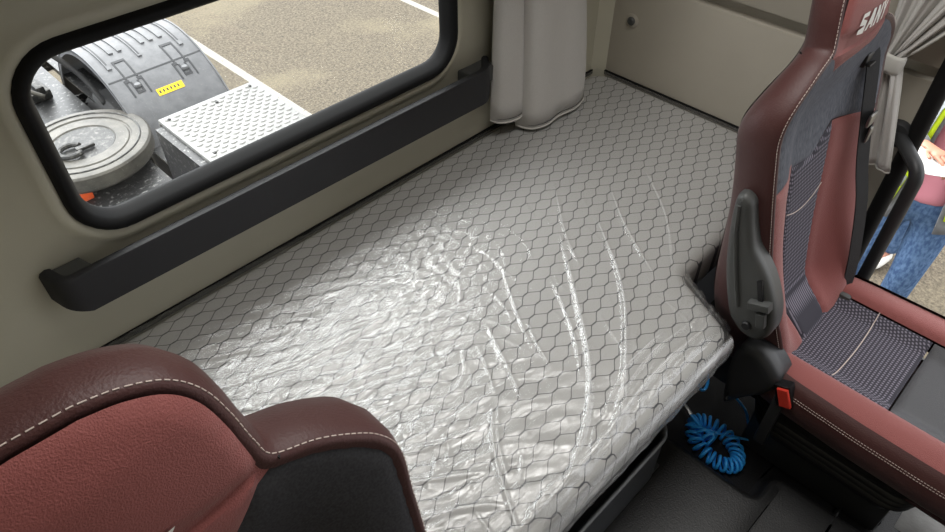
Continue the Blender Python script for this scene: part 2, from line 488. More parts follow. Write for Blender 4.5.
# right side wall: lower panel, recessed groove, upper panel, forward edge rounded into the door opening
YB = .235
structure('wall_right', join(
    box(XR, XR+.05, YB+.012, YW+.01, -.05, .775, .004), box(XR+.022, XR+.05, YB+.012, YW+.01, .77, .815),
    box(XR-.012, XR+.05, YB+.012, YW+.01, .808, ZC, .008)), 'greyside')
structure('trim_1', tube(fillet([(XR-.005, YB, .02), (XR-.005, YB, 1.55), (XR-.005, -.9, 1.60)], .12, 8), .0195, 12), 'rubber')
structure('trim_2', join(box(XL+.05, 1.64, YW-.005, YW+.002, ZM-.012, ZM+.002), box(XR-.006, XR+.002, .45, YW-.03, ZM-.012, ZM)), 'rubber')
structure('wall_left', box(XL-.05, XL, -1.7, YW, -.05, ZC), 'cream')
structure('wall_front_light_block', join(box(XL-.05, XR+.05, -1.75, -1.7, -.05, 1.14), box(XL-.05, XR+.05, -1.75, -1.7, 1.38, ZC), box(XL-.05, .70, -1.75, -1.7, 1.10, 1.40)), 'black')  # unseen; windscreen opening narrowed and its left part filled to cut front light
structure('ceiling', box(XL-.05, XR+.05, -1.75, YW+.05, ZC, ZC+.05), 'ceil')
structure('added_shade_shelf', join(box(XL, XR-.015, .74, YW-.002, 1.33, 1.42, .01), box(XL, XR-.015, .74, .77, 1.42, 1.56, .01)), 'greyside')  # unseen shelf, added to keep the overhead fill off the upper rear wall
structure('trim_3', box(XR-.02, XR+.05, -1.6, YB+.012, 1.60, ZC), 'greyside')
# floor: black mat whose left part stands a little higher, with a rounded edge
def floor_geo():
    edge = [(1.020, .42), (1.020, .345), (1.020, .20), (1.020, .118), (1.032, .094), (1.064, .092), (1.092, .090), (1.108, .070), (1.113, .03), (1.113, -.05), (1.116, -.15), (1.118, -1.0)]
    E = [np.array(p[:2]) for p in catmull(edge, 6)]
    n = len(E); V, Fc = [], []
    prof = [(-.9, .030), (-.030, .030), (-.016, .034), (-.006, .033), (.000, .026), (.006, .010), (.013, .003), (.022, 0.)]
    for i, p in enumerate(E):
        t = E[min(i+1, n-1)]-E[max(i-1, 0)]; t /= np.linalg.norm(t); nn = np.array([-t[1], t[0]])
        for d, zz in prof:
            q = p+nn*d
            if d == -.9: q = np.array([-.4, p[1]])
            V.append((q[0], q[1], zz))
        V.append((max(1.3, p[0]), p[1], 0.))
    m = len(prof)+1
    for i in range(n-1):
        for k in range(m-1): Fc.append((i*m+k, i*m+k+1, (i+1)*m+k+1, (i+1)*m+k))
    base = ([(1.3, -1.0, 0), (XR, -1.0, 0), (XR, 1.1, 0), (1.3, 1.1, 0), (-.4, .42, .03), (1.02, .42, .0), (1.3, .42, 0), (1.02, 1.1, 0), (-.4, 1.1, .03)],
            [(0, 1, 2, 3), (5, 6, 3, 7), (4, 5, 7, 8)])
    low = box(XL, XR, -1.0, 1.1, -.08, -.02)
    return join((V, Fc), base, low)
structure('floor', floor_geo(), 'floor', sharp=70)
structure('trim_4', panel([(1.20, -.165), (1.20, -.80), (1.66, -.80), (1.66, .10), (1.50, .10), (1.34, -.12), (1.27, -.165)],
          lambda x, y, l: (x, y, .004+.004*noise.noise((x*14, y*14, 0))+l*.3), .02, .012, .03), 'footwell')
structure('ground', ([(-14, -14, -1.4), (22, -14, -1.4), (22, 26, -1.4), (-14, 26, -1.4)], [(0, 1, 2, 3)]), 'asphalt')

# round push button on the side panel
pb = thing('panel_button', 'small round grey button on the beige side panel near the rear corner', 'button', (XR, 1.02, .665))
mk('rim', lathe([(0, -.004), (.016, -.004), (.020, -.002), (.021, .002)], 24, 'x', (XR, 1.02, .665)), 'greyside', pb)
mk('cap', lathe([(0, -.012), (.009, -.011), (.012, -.007), (.012, 0)], 24, 'x', (XR, 1.02, .665)), 'armgrey', pb)

# ------------------------------------------------------------------ black ledge below the window
rail = thing('ledge_bar', 'long black plastic bar fixed to the wall below the rear window', 'bar', (.62, YW, .62))
def ledge():
    path = fillet([(.088, YW-.002, 0), (.100, YW-.050, 0), (1.125, YW-.050, 0), (1.165, YW-.002, 0)], .022, 6)
    # keep long middle subdivided
    V, Fc = [], []; N = len(path)
    prof = [(-.010, .0), (-.010, .078), (-.006, .086), (.004, .088), (.012, .084), (.014, .074), (.014, .006), (.008, -.002), (-.004, -.003)]
    m = len(prof)
    for i, p in enumerate(path):
        t = path[min(i+1, N-1)]-path[max(i-1, 0)]; t.normalize(); nn = Vector((-t.y, t.x, 0))
        u = min(p.x-.088, 1.165-p.x)
        k = smooth01(-.02, .06, u)
        for d, h in prof:
            hh = h*(.62+.38*k)+.034*(1-k)
            q = p+nn*d
            V.append((q.x, min(q.y, YW-.001), .622+hh))
    for i in range(N-1):
        for k in range(m): Fc.append((i*m+k, i*m+(k+1) % m, (i+1)*m+(k+1) % m, (i+1)*m+k))
    Fc += [tuple(range(m)), tuple(range((N-1)*m, N*m))]
    return V, Fc
mk('bar', ledge(), 'blackrail', rail, sharp=50)
for x0, x1 in ((.10, .16), (1.085, 1.155)):
    poly = [(x0, YW-.045), (x1, YW-.045), (x1+.012 if x0 > 1 else x1-.012, YW-.001), (x0-.012 if x0 > 1 else x0-.006, YW-.001)]
    mk('end_bracket', extrude_poly(resample(poly, .02), lambda x, y, d: (x, y, d), .665, .705, .005), 'armgrey', rail)

# ------------------------------------------------------------------ bunk
MY0 = .272
MP = [(-.40, MY0), (.990, MY0), (1.006, .286), (1.052, .385), (1.068, .428), (1.655, .43), (1.655, 1.065), (1.62, 1.105), (-.40, 1.105)]
def bunk():
    b = thing('bunk_base', 'black boxed bunk base under the grey mattress', 'bunk', (.6, .72, 0))
    mk('box', join(box(-.40, .955, .385, 1.105, .0, .375, .006), box(.95, 1.65, .50, 1.05, .0, .375, .006)), 'black', b)
bunk()
def rounded_slab():
    L = resample(MP, .014)
    # round outline corners by smoothing
    A = np.array(L)
    for _ in range(3): A = (np.roll(A, 1, 0)+2*A+np.roll(A, -1, 0))/4
    rings = [(.38, -.024), (.378, -.012), (.385, -.003), (.40, 0), (.465, 0), (.480, -.004), (.488, -.014), (.490, -.028)]
    loops = [offset_loop(A, r[1]) for r in rings]
    g = loft(loops, [lambda x, y, z=r[0]: (x, y, z) for r in rings])
    return join(g, loop_cap(loops[-1], lambda x, y: (x, y, .49), .014), loop_cap(loops[0], lambda x, y: (x, y, .38), .014))
mt = mk('mattress', rounded_slab(), 'mattress', sharp=60)
weld(mt); mt.location = (0, 0, 0)
tag(mt, 'grey bunk mattress with a dark net pattern lying along the rear wall', 'mattress')

# clear plastic film lying over the mattress, draped over its front edge
STREAKS = [  # (polyline on the mattress top, height, width)
 ([(0.6657, 0.618), (0.5895, 0.4625)], .0065, .006), ([(.536, .482), (.47, .415), (.40, .30)], .0065, .006),
 ([(.545, .475), (.49, .425), (.455, .37)], .004, .005),
 ([(.985, .70), (.86, .555), (.745, .43), (.655, .36), (.56, .31)], .007, .009), ([(1.09, .68), (.945, .50), (.80, .385), (.665, .29)], .006, .009),
 ([(.86, .62), (.78, .50), (.70, .41)], .005, .006), ([(1.02, .58), (.90, .46), (.76, .36), (.64, .30)], .006, .008),
 ([(.98, .31), (.80, .32), (.60, .30), (.40, .295)], .008, .008), ([(.97, .335), (.85, .35), (.70, .335)], .006, .006),
 ([(.96, .30), (.70, .29), (.45, .285)], .005, .006), ([(.90, .365), (.78, .365), (.66, .33)], .006, .006),
 ([(.30, .50), (.38, .44), (.44, .40)], .006, .007), ([(.27, .43), (.36, .385), (.42, .335)], .007, .008), ([(.26, .40), (.33, .36)], .005, .006),
 ([(.30, .56), (.40, .50), (.52, .46)], .004, .006), ([(.62, .60), (.58, .53), (.56, .50)], .003, .005),
 ([(.80, .70), (.72, .58), (.68, .50)], .004, .005), ([(.73, .57), (.70, .52), (.68, .47)], .005, .005),
 ([(1.20, .72), (1.10, .60), (1.02, .47)], .005, .010), ([(1.32, .70), (1.20, .56), (1.06, .45)], .004, .010), ([(1.12, .83), (1.00, .70), (.93, .60)], .004, .008),
 ([(.20, .62), (.40, .53), (.60, .50)], .003, .006), ([(.05, .72), (.25, .66), (.45, .60)], .005, .008), ([(.10, .80), (.30, .74), (.50, .70)], .004, .008),
 ([(.0, .60), (.2, .55), (.35, .50)], .005, .008), ([(.15, .88), (.35, .80), (.55, .78)], .004, .008),
]
def film():
    step = .0034
    x0, x1 = -.39, 1.652
    xs = np.arange(x0, x1+1e-6, step); ys = np.arange(MY0+.0, 1.104, step)
    front = [(.0, .0), (-.004, -.006), (-.007, -.014), (-.009, -.024), (-.009, -.036), (-.008, -.048), (-.006, -.060), (-.003, -.072), (.0, -.084), (.006, -.096), (.014, -.104), (.03, -.110)]
    nx, ny, nf = len(xs), len(ys), len(front)
    X, Yg = np.meshgrid(xs, ys, indexing='ij')
    Hh = np.zeros_like(X); CRE = np.zeros_like(X)
    rs = random.Random(11); extra = []
    for _ in range(70):
        x, y = rs.uniform(.25, 1.15), rs.uniform(.29, .85); a = math.atan2(.30-y, .75-x) if rs.random() < .5 else rs.uniform(-2.6, -1.6)
        L = rs.uniform(.04, .16); b = rs.uniform(-.25, .25)
        extra.append(([(x, y), (x+L*.5*math.cos(a+b), y+L*.5*math.sin(a+b)), (x+L*math.cos(a), y+L*math.sin(a))], rs.uniform(.0012, .0030), rs.uniform(.003, .006)))
    for _ in range(26):
        x = rs.uniform(.35, .95); y = .275+rs.uniform(0, .03)
        extra.append(([(x, y), (x+.05, y+rs.uniform(.0, .03)), (x+rs.uniform(.08, .16), y+rs.uniform(.0, .05))], rs.uniform(.002, .005), rs.uniform(.003, .006)))
    for pl, h, w in STREAKS+extra:
        P = [np.array(p) for p in catmull(pl, 5)]; Q = np.array(P)
        i0, i1 = np.searchsorted(xs, [Q[:, 0].min()-.04, Q[:, 0].max()+.04]); j0, j1 = np.searchsorted(ys, [Q[:, 1].min()-.04, Q[:, 1].max()+.04])
        if i1 <= i0 or j1 <= j0: continue
        sx, sy = X[i0:i1, j0:j1], Yg[i0:i1, j0:j1]
        D = np.full(sx.shape, 9.); T = np.zeros(sx.shape); n = len(P)-1
        for i in range(n):
            a, b = P[i], P[i+1]; ab = b-a
            t = np.clip(((sx-a[0])*ab[0]+(sy-a[1])*ab[1])/(ab@ab), 0, 1)
            d = np.hypot(sx-a[0]-ab[0]*t, sy-a[1]-ab[1]*t)
            k = d < D; D = np.where(k, d, D); T = np.where(k, (i+t)/n, T)
        en = np.sin(PI*np.clip(T, .02, .98))**.5
        Hh[i0:i1, j0:j1] += h*np.exp(-(D/(w*.55))**2)*en
        CRE[i0:i1, j0:j1] = np.maximum(CRE[i0:i1, j0:j1], (h/.0065)*np.exp(-(D/(w*.26))**2)*en)
    V = []; CRS = []
    c, s = math.cos(-.5), math.sin(-.5)
    def wr(x, y):
        u, v = x*c+y*s, -x*s+y*c
        a = noise.noise((u*6, v*26, 1.3)); b = noise.noise((u*13+4, v*48, 7.7)); e = noise.noise((x*30, y*30, 3.1)); f = noise.noise((x*70, y*70, 9.1))
        left = max(.1, 1-smooth01(.25, .95, x)); crum = math.exp(-(((x-.72)/.13)**2+((y-.86)/.12)**2))
        return .0036*left*(1-abs(a)*2.2)+.0021*left*(1-abs(b)*2.4)+.0018*(.2+left*.5+crum)*(1-abs(e)*2)+crum*(.0042*(1-abs(noise.noise((x*38, y*38, 5)))*2.4)+.0018*f)
    prev = None
    for i in range(nx):
        x = xs[i]
        for j in range(ny):
            y = ys[j]; h = max(0.0025, .004+Hh[i, j]+wr(x, y))
            edge = smooth01(0, .03, y-MY0)
            z = ZM+.001+h*(.35+.65*edge)-.014*(1-edge)
            V.append((x, y, z)); CRS.append(CRE[i, j])
    # front apron
    for i in range(nx):
        x = xs[i]; base = V[i*ny]
        for k, (dy, dz) in enumerate(front[1:], 1):
            t = k/nf
            w = .007*noise.noise((x*7, t*9, 2.2))+.005*noise.noise((x*16, t*14, 8.2))+.0025*noise.noise((x*42, t*10, 5))
            V.append((x, base[1]+dy-.003-abs(w)*min(1, k/3), base[2]+dz+.4*w)); CRS.append(.45+max(0, noise.noise((x*9, t*26, 4.4)))*1.8)
    globals()['FILM_CREASE'] = CRS
    Fc = []
    def keep(x, y):
        return not (y < .428 and x > .998+max(0, y-.285)*.48)
    for i in range(nx-1):
        for j in range(ny-1):
            if keep(xs[i], ys[j]) : Fc.append((i*ny+j, (i+1)*ny+j, (i+1)*ny+j+1, i*ny+j+1))
    o0 = nx*ny; q = nf-1
    for i in range(nx-1):
        if xs[i] > 1.0: continue
        Fc.append((i*ny, o0+i*q, o0+(i+1)*q, (i+1)*ny))
        for k in range(q-1): Fc.append((o0+i*q+k, o0+i*q+k+1, o0+(i+1)*q+k+1, o0+(i+1)*q+k))
    return V, Fc
fm = mk('plastic_cover', film(), 'film', sharp=0)
ca = fm.data.attributes.new('crease', 'FLOAT', 'POINT'); ca.data.foreach_set('value', FILM_CREASE)
bm = bmesh.new(); bm.from_mesh(fm.data); bmesh.ops.delete(bm, geom=[v for v in bm.verts if not v.link_faces], context='VERTS'); bm.to_mesh(fm.data); bm.free()
tag(fm, 'clear crinkled plastic film stretched over the patterned mattress', 'plastic film')
def film_corner():
    # film gathered into a loose tuft at the mattress corner
    V, Fc = [], []; n = 14
    for i in range(9):
        t = i/8
        for k in range(n):
            a = 2*PI*k/n; r = (.020-.010*t)*(1+.45*noise.noise((k*.9, i*.7, 3)))
            V.append((.995+.030*t+r*.6*math.cos(a), .300-.022*t+r*math.sin(a)*.7, .470-.085*t+.012*noise.noise((k*.5, i, 1))))
    for i in range(8):
        for k in range(n): Fc.append((i*n+k, i*n+(k+1) % n, (i+1)*n+(k+1) % n, (i+1)*n+k))
    return V, Fc
def film_flap():
    V, Fc = [], []; n, m_ = 40, 24
    for i in range(n+1):
        for j in range(m_+1):
            u, t = i/n, j/m_
            a = Vector((.998+.068*u, .280+.146*u, .4885)); b = Vector((1.045+.03*u, .290+.140*u, .405+.055*u))
            p = a*(1-t)+b*t
            w = .010*t*noise.noise((u*7, t*2.5, 2))+.005*noise.noise((u*16+t*4, t*3, 6))*min(1, t*4)
            V.append((p.x+.012*math.sin(t*PI)+w, p.y, p.z+.010*math.sin(t*PI)+w))
    for i in range(n):
        for j in range(m_): Fc.append((i*(m_+1)+j, (i+1)*(m_+1)+j, (i+1)*(m_+1)+j+1, i*(m_+1)+j+1))
    return V, Fc
mk('film_flap', film_flap(), 'film', fm, sharp=0)
mk('film_tuft', film_corner(), 'film', fm, sharp=0)

# storage tray hanging open in front of the bunk base
tr = thing('storage_tray', 'dark open storage tray below the front edge of the mattress', 'tray', (.4, .33, 0))
def tray_geo():
    out = [(-.38, .385), (-.38, .292), (.90, .292), (.93, .318), (.935, .385)]
    path = [Vector((p[0], p[1], 0)) for p in out]; P = fillet(path, .03, 6); V, Fc = [], []
    prof = [(0, .035), (0, .192), (-.003, .198), (.004, .200), (.008, .196), (.008, .035)]; m = len(prof); N = len(P)
    for i, p in enumerate(P):
        t = P[min(i+1, N-1)]-P[max(i-1, 0)]; t.normalize(); nn = Vector((-t.y, t.x, 0))
        for d, z in prof:
            q = p+nn*(d-.0); V.append((q.x, q.y, z))
    for i in range(N-1):
        for k in range(m-1): Fc.append((i*m+k, i*m+k+1, (i+1)*m+k+1, (i+1)*m+k))
    return join((V, Fc), box(-.38, .93, .296, .385, .035, .045))
mk('tray_wall', tray_geo(), 'tray', tr, sharp=50)
mk('tray_rim', tube(fillet([(-.38, .292, .200), (.90, .292, .200), (.932, .318, .200), (.935, .384, .200)], .03, 6), .0042, 8), 'rimgrey', tr)

# ------------------------------------------------------------------ seats
TH = math.atan(.233); CR, SR = math.cos(TH), math.sin(TH)
WT = [(-.06, .150), (0, .165), (.1, .190), (.2, .205), (.3, .216), (.4, .224), (.5, .226), (.545, .222), (.572, .205), (.592, .180), (.610, .145), (.626, .110),
      (.65, .101), (.68, .096), (.710, .088), (.730, .074), (.742, .052), (.748, .028)]
WT = [(h if h < .5 else h+.006*smooth01(.5, .7, h), (w*.935 if h < .6 else w*.97)+.006) for h, w in WT]
def W(h):
    for (a, wa), (b, wb) in zip(WT, WT[1:]):
        if a <= h <= b: return wa+(wb-wa)*(h-a)/(b-a)
    return WT[-1][1]
def back_outline(step=.010):
    right = [np.array((w, h)) for h, w in WT]; P = catmull(right, 5)
    left = [np.array((-p[0], p[1])) for p in P[::-1]]
    return resample([p for p in P]+[np.array((0, .7555))]+left, step)
PRM = dict(taper=0., fwd=0., wide=1., logo=(0, 0))
def BK(x, h, d):
    if d > 0: d *= 1+.16*(1-smooth01(.05, .40, h))-PRM['taper']*smooth01(.08, .48, h)-(.36-PRM['taper']*.5)*smooth01(.50, .66, h)
    d -= .024*(1-smooth01(.0, .30, h))*(1-min(1, max(0, d)/.1))+PRM['fwd']*smooth01(.50, .64, h)
    if h > .48: x *= 1+(PRM['wide']-1)*smooth01(.48, .66, h)
    return (x, .208+h*SR+d*CR, .375+h*CR-d*SR)
def face_depth(x, h):
    w = W(min(.7539, max(-.06, h))); u = min(1, abs(x)/w)
    low = .042*smooth01(-.05, .08, h)*(1-smooth01(.42, .62, h))*(1-smooth01(.38, .88, u))
    g = max(0, 1-(x/.20)**2)
    mid = .010*(smooth01(.40, .52, h)-smooth01(.52, .68, h))*g
    hd = -.020*smooth01(.50, .70, h)*max(0, 1-(x/.118)**2)*(1-smooth01(.71, .76, h)*.6)
    return low+mid+hd
def FACE(x, h, lift): return BK(x, h, face_depth(x, h)-lift*1.0)

def logo_polys():
    """S A N Y in slanted block capitals, unit height."""
    L = []
    def stroke(pts, w=.24):
        P = [Vector(p) for p in pts]; A, B = [], []
        for i, p in enumerate(P):
            t = (P[min(i+1, len(P)-1)]-P[max(i-1, 0)]).normalized(); n = Vector((-t.y, t.x))
            if 0 < i < len(P)-1:
                t1 = (P[i]-P[i-1]).normalized(); n1 = Vector((-t1.y, t1.x)); k = 1/max(.5, n.dot(n1))
            else: k = 1
            A.append(p+n*w/2*k); B.append(p-n*w/2*k)
        return [tuple(q) for q in B]+[tuple(q) for q in A[::-1]]
    L.append(stroke([(.72, .88), (.16, .88), (.12, .56), (.60, .46), (.60, .12), (.0, .12)], .22))
    L.append([(.82, 0), (1.16, 1), (1.46, 1), (1.66, 0), (1.42, 0), (1.38, .22), (1.14, .22), (1.07, 0)])
    L.append([(1.78, 0), (1.78, 1), (2.02, 1), (2.34, .42), (2.34, 1), (2.58, 1), (2.58, 0), (2.34, 0), (2.02, .56), (2.02, 0)])
    L.append([(2.98, 0), (2.98, .42), (2.62, 1), (2.90, 1), (3.10, .62), (3.30, 1), (3.60, 1), (3.22, .42), (3.22, 0)])
    return L

def make_seat(root, dz=0., full=True):
    """Truck seat; local frame: x across, -y forward, z up; root stands on the floor."""
    D = lambda f: (lambda *a: (lambda p: (p[0], p[1], p[2]+dz))(f(*a)))
    lift_z = lambda g: ([(v[0], v[1], v[2]+dz) for v in g[0]], g[1])
    def add(name, geo, m, parent=root, **k):
        return mk(name, lift_z(geo), m, parent, local=True, **k)
    O = back_outline()
    rings = [(.004, -.006), (.000, 0.), (.001, .004), (.006, .007), (.022, .011), (.055, .013), (.088, .008), (.108, -.004), (.120, -.020), (.126, -.038)]
    loops = [offset_loop(O, r[1]) for r in rings]
    g = loft(loops, [lambda x, h, d=r[0]: BK(x, h, d+min(0, 0)) for r in rings])
    cap = loop_cap(loops[-1], lambda x, h: BK(x, h, .126+.006*(1-(x/.25)**2)), .03)
    lin = panel([tuple(p) for p in offset_loop(O, -.004)], lambda x, h, l: BK(x, h, face_depth(x, h)+.010), .02, 0, .01)
    sh = add('backrest_shell', join(g, cap, lin), 'maroon', sharp=60); weld(sh, 2e-4)
    # upholstery panels on the front face
    Oi = [np.array(p) for p in O]
    rb = lambda h: W(h)-.001
    def side(h0, h1, s, n=14): return [(s*rb(h0+(h1-h0)*k/n), h0+(h1-h0)*k/n) for k in range(n+1)]
    top = [p for p in Oi if p[1] > .629]
    ang = sorted(top, key=lambda p: math.atan2(p[1]-.66, p[0]))
    head = [(.075, .588), (.100, .618)]+side(.6262, .6285, 1, 1)+[(p[0]*.992, p[1]*.999) for p in ang]+side(.6285, .6262, -1, 1)+[(-.100, .618), (-.075, .588), (-.04, .594), (.04, .594)]
    hp = add('headrest_panel', panel(head, FACE, .009, .005, .009), 'maroon2')
    sho = [(.078, .428), (.14, .420)]+side(.410, .626, 1)+[(.100, .618), (.075, .588), (.04, .594), (-.04, .594), (-.075, .588), (-.100, .618)]+side(.626, .410, -1)+[(-.14, .414), (-.078, .395), (0, .385)]
    add('shoulder_panel', panel(sho, FACE, .009, .005, .010), 'greycloth' if full else 'darkcloth')
    cen = [(.050, -.055), (.055, .0), (.066, .14), (.082, .30), (.085, .425), (0, .385), (-.085, .395), (-.082, .30), (-.066, .14), (-.055, .0), (-.05, -.055)]
    cp = add('center_panel', panel(cen, FACE, .010, .005, .010), 'meshc')
    sm = tube([FACE(x, .27+.02*(x/.08)**2, .0006) for x in np.linspace(-.076, .076, 12)], .0009, 6)
    add('seam', sm, 'stitch', cp)
    for s in (1, -1):
        e = side(.003, .410, s) if s > 0 else side(.410, -.055, s)
        i = [(.050, -.055), (.055, .0), (.066, .14), (.082, .30), (.085, .424)]
        poly = ([(s*x, h) for x, h in i]+([(.14, .42)] if s > 0 else [(-.14, .414)])+side(.410, -.055, s)) if s > 0 else \
               ([(s*x, h) for x, h in i]+[(-.14, .414)]+side(.410, -.055, s))
        if s > 0: poly = poly[::-1]
        add('side_panel', panel(poly, FACE, .010, .005, .010), 'maroon2')
    # stitching: short dashes running along the band just outside the seam
    def dashes(loop, fm, skip=lambda p: False, step=.0078, L=.0050, r=.00055):
        R = resample(loop, .0021); gs = []
        for k in range(0, len(R)-2, 3):
            a, b = R[k], R[(k+2) % len(R)]
            if skip(a): continue
            gs.append(tube([fm(*a), fm(*((a+b)/2)), fm(*b)], r, 5))
        return join(*gs)
    sl = offset_loop(O, .0062)
    add('stitching', dashes(sl, lambda x, h: BK(x, h, .004), lambda p: p[1] < .02), 'stitch')
    # crease where the headrest band meets the shoulder band
    for s in (1, -1):
        pts = [BK(s*(W(.629)+o), .629, d) for d, o in ((.001, .004), (.006, .0075), (.022, .0115), (.055, .0135), (.088, .0085), (.106, -.003))]
        add('band_seam', tube(pts, .0016, 6), 'rubber')
    # logo
    gs = []
    for P in logo_polys():
        q = [(((x-1.8)+.30*(y-.5))*.0290+.003+PRM['logo'][0], .632+y*.032+PRM['logo'][1]) for x, y in P]
        gs.append(panel(q, lambda x, h, l: FACE(x, h, .0022), .006, 0, .01))
    add('logo', join(*gs), 'white', hp)
    # cushion
    def CZ(x, y):
        return .352+.030*smooth01(.085, .15, abs(x))-.012*smooth01(.16, .22, abs(x))+.012*smooth01(-.10, -.36, y)
    def CF(x, y, lift): return (x, y, CZ(x, y)+lift)
    co = [(.120, -.40), (.185, -.375), (.212, -.32), (.215, -.2), (.213, 0), (.206, .15), (.195, .215), (-.195, .215), (-.206, .15), (-.213, 0), (-.215, -.2), (-.212, -.32), (-.185, -.375), (-.120, -.40)]
    CL = resample([p for p in co], .012)
    A = np.array(CL)
    for _ in range(4): A = (np.roll(A, 1, 0)+2*A+np.roll(A, -1, 0))/4
    cr = [(.004, -.010), (.000, -.002), (-.006, .004), (-.022, .012), (-.05, .014), (-.080, .008), (-.098, -.004), (-.104, -.02)]
    lo = [offset_loop(A, r[1]) for r in cr]
    g = loft(lo, [lambda x, y, d=r[0]: (x, y, CZ(x*.96, y*.96)+d) for r in cr])
    add('cushion', join(g, loop_cap(lo[-1], lambda x, y: (x, y, .245), .04)), 'maroon', sharp=60)
    IN = offset_loop(A, -.004); IN = [tuple(p) for p in IN]
    def clip(cond):
        return [p for p in IN if cond(p)]
    mh = .122
    add('cushion_center_panel', panel([(-mh, .21), (-mh, -.022), (mh, -.022), (mh, .21)], CF, .011, .005, .010), 'meshc')
    add('cushion_front_panel', panel([(-mh, -.026), (-mh, -.385), (mh, -.385), (mh, -.026)], CF, .012, .005, .010), 'charcoal')
    for s in (1, -1):
        edge = sorted([p for p in IN if p[0]*s > .13 and p[1] < .205], key=lambda p: p[1])
        poly = [(s*(mh+.003), .205), (s*(mh+.003), -.385)]+edge
        if s < 0: poly = poly[::-1]
        add('cushion_side_panel', panel(poly[::-1] if s > 0 else poly[::-1], CF, .011, .004, .009), 'maroon2')
    cs = [CF(-mh+k*2*mh/12, .095-.006*math.sin(k/12*PI), .0012) for k in range(13)]
    add('cushion_seam', tube(cs, .0011, 6), 'stitch')
    sl2 = offset_loop(A, .0115)
    for dd, oo in ((-.016, .0112), (-.021, .0132)):
        add('cushion_stitching', dashes(offset_loop(A, oo), lambda x, y: (x, y, CZ(x*.96, y*.96)+dd), lambda p: p[1] > .15), 'stitch')
    # suspension: bellows over a plinth that reaches the floor
    bl = resample(rrect(-.172, .172, -.150, .190, .05), .02)
    zs = [(.256, .010), (.248, .026), (.240, .026), (.232, .012), (.224, .022), (.216, .022), (.208, .006), (.200, .016), (.192, .016), (.184, .0), (.176, .010), (.168, .010), (.160, -.01), (.12, -.02)]
    def bel(z, o): return [p for p in offset_loop(np.array(bl), o)]
    ls = [bel(z, o) for z, o in zs]
    fl = lambda p: p
    g = loft(ls, [lambda x, y, z=z: (x, y, z) for z, o in zs])
    add('bellows', g, 'gloss', sharp=60)
    b = join(box(-.125, .15, -.135, .20, -dz, .165, .008), box(-.10, .16, -.14, .205, -dz, .018-dz if dz else .02, .004))
    add('plinth', b, 'black')
    return D

ps = thing('truck_seat', 'maroon passenger seat with white-lettered headrest, folded armrest and grey mesh cushion', 'seat', (1.275, 0, 0))
PRM.update(taper=.26, fwd=.026, wide=.96, logo=(-.014, .018))
make_seat(ps, 0., True)
ds = thing('truck_seat', 'maroon and charcoal driver seat in the lower left corner, only its headrest and shoulder showing', 'seat', (-.034, -.058, 0))
PRM.update(taper=0., fwd=-.004, wide=1.08, logo=(-.016, -.012))
make_seat(ds, .088, False)

# folded-up armrest, recliner cover and belt buckle on the passenger seat
AX = 1.03
arm_poly = [(.340, .776), (.350, .774), (.357, .762), (.352, .70), (.333, .603), (.302, .515), (.280, .487), (.255, .474), (.228, .478), (.212, .505), (.214, .545), (.228, .585), (.256, .632), (.292, .672), (.308, .708), (.320, .745), (.327, .766)]
P = [p[:2] for p in catmull(arm_poly, 4, True)]
P = P[::-1] if sum(P[i-1][0]*P[i][1]-P[i][0]*P[i-1][1] for i in range(len(P))) < 0 else P
armrest = mk('armrest', extrude_poly(P, lambda y, z, d: (d, y, z), 1.062, 1.020, .012), 'armgrey', ps, sharp=50); weld(armrest)
mk('pivot_cap', lathe([(0, -.006), (.008, -.006), (.010, -.003), (.010, .004)], 20, 'x', (1.020, .256, .506)), 'gloss', armrest)
def yz_plate(poly, x0, x1, bev=.003):
    return extrude_poly(poly, lambda y, z, d: (d, y, z), x1, x0, bev)
mk('latch_slot', yz_plate([(.224, .528), (.233, .524), (.268, .622), (.259, .628)], 1.0145, 1.021, .001), 'gloss', armrest)
mk('latch', join(yz_plate([(.224, .574), (.262, .560), (.267, .575), (.229, .590)], 1.004, 1.022, .002), yz_plate([(.222, .530), (.238, .524), (.246, .556), (.230, .562)], 1.008, 1.022, .002)), 'armgrey', armrest)
mk('edge_ridge', tube([(1.019, .345, .755), (1.017, .335, .70), (1.017, .312, .62), (1.018, .285, .54)], .004, 8), 'armgrey', armrest)
rec = [(.264, .30), (.248, .225), (.215, .270), (.175, .325), (.162, .372), (.186, .405), (.225, .425), (.256, .412), (.268, .370)]
P = [p[:2] for p in catmull(rec, 4, True)]
P = P[::-1] if sum(P[i-1][0]*P[i][1]-P[i][0]*P[i-1][1] for i in range(len(P))) < 0 else P
rc = mk('recliner_cover', extrude_poly(P, lambda y, z, d: (d, y, z), 1.110, 1.045, .018), 'black', ps, sharp=50); weld(rc)
mk('rear_bracket', box(1.14, 1.42, .24, .33, .17, .36, .01), 'black', ps)
bk = mk('belt_buckle', extrude_poly(P and [(.118, .335), (.150, .318), (.168, .372), (.140, .386)], lambda y, z, d: (d, y, z), 1.068, 1.046, .004), 'gloss', ps)
mk('release_button', extrude_poly([(.120, .338), (.142, .328), (.160, .370), (.140, .380)], lambda y, z, d: (d, y, z), 1.050, 1.040, .003), 'red', bk)
mk('buckle_stalk', box(1.052, 1.064, .135, .160, .17, .335, .003), 'black', bk)

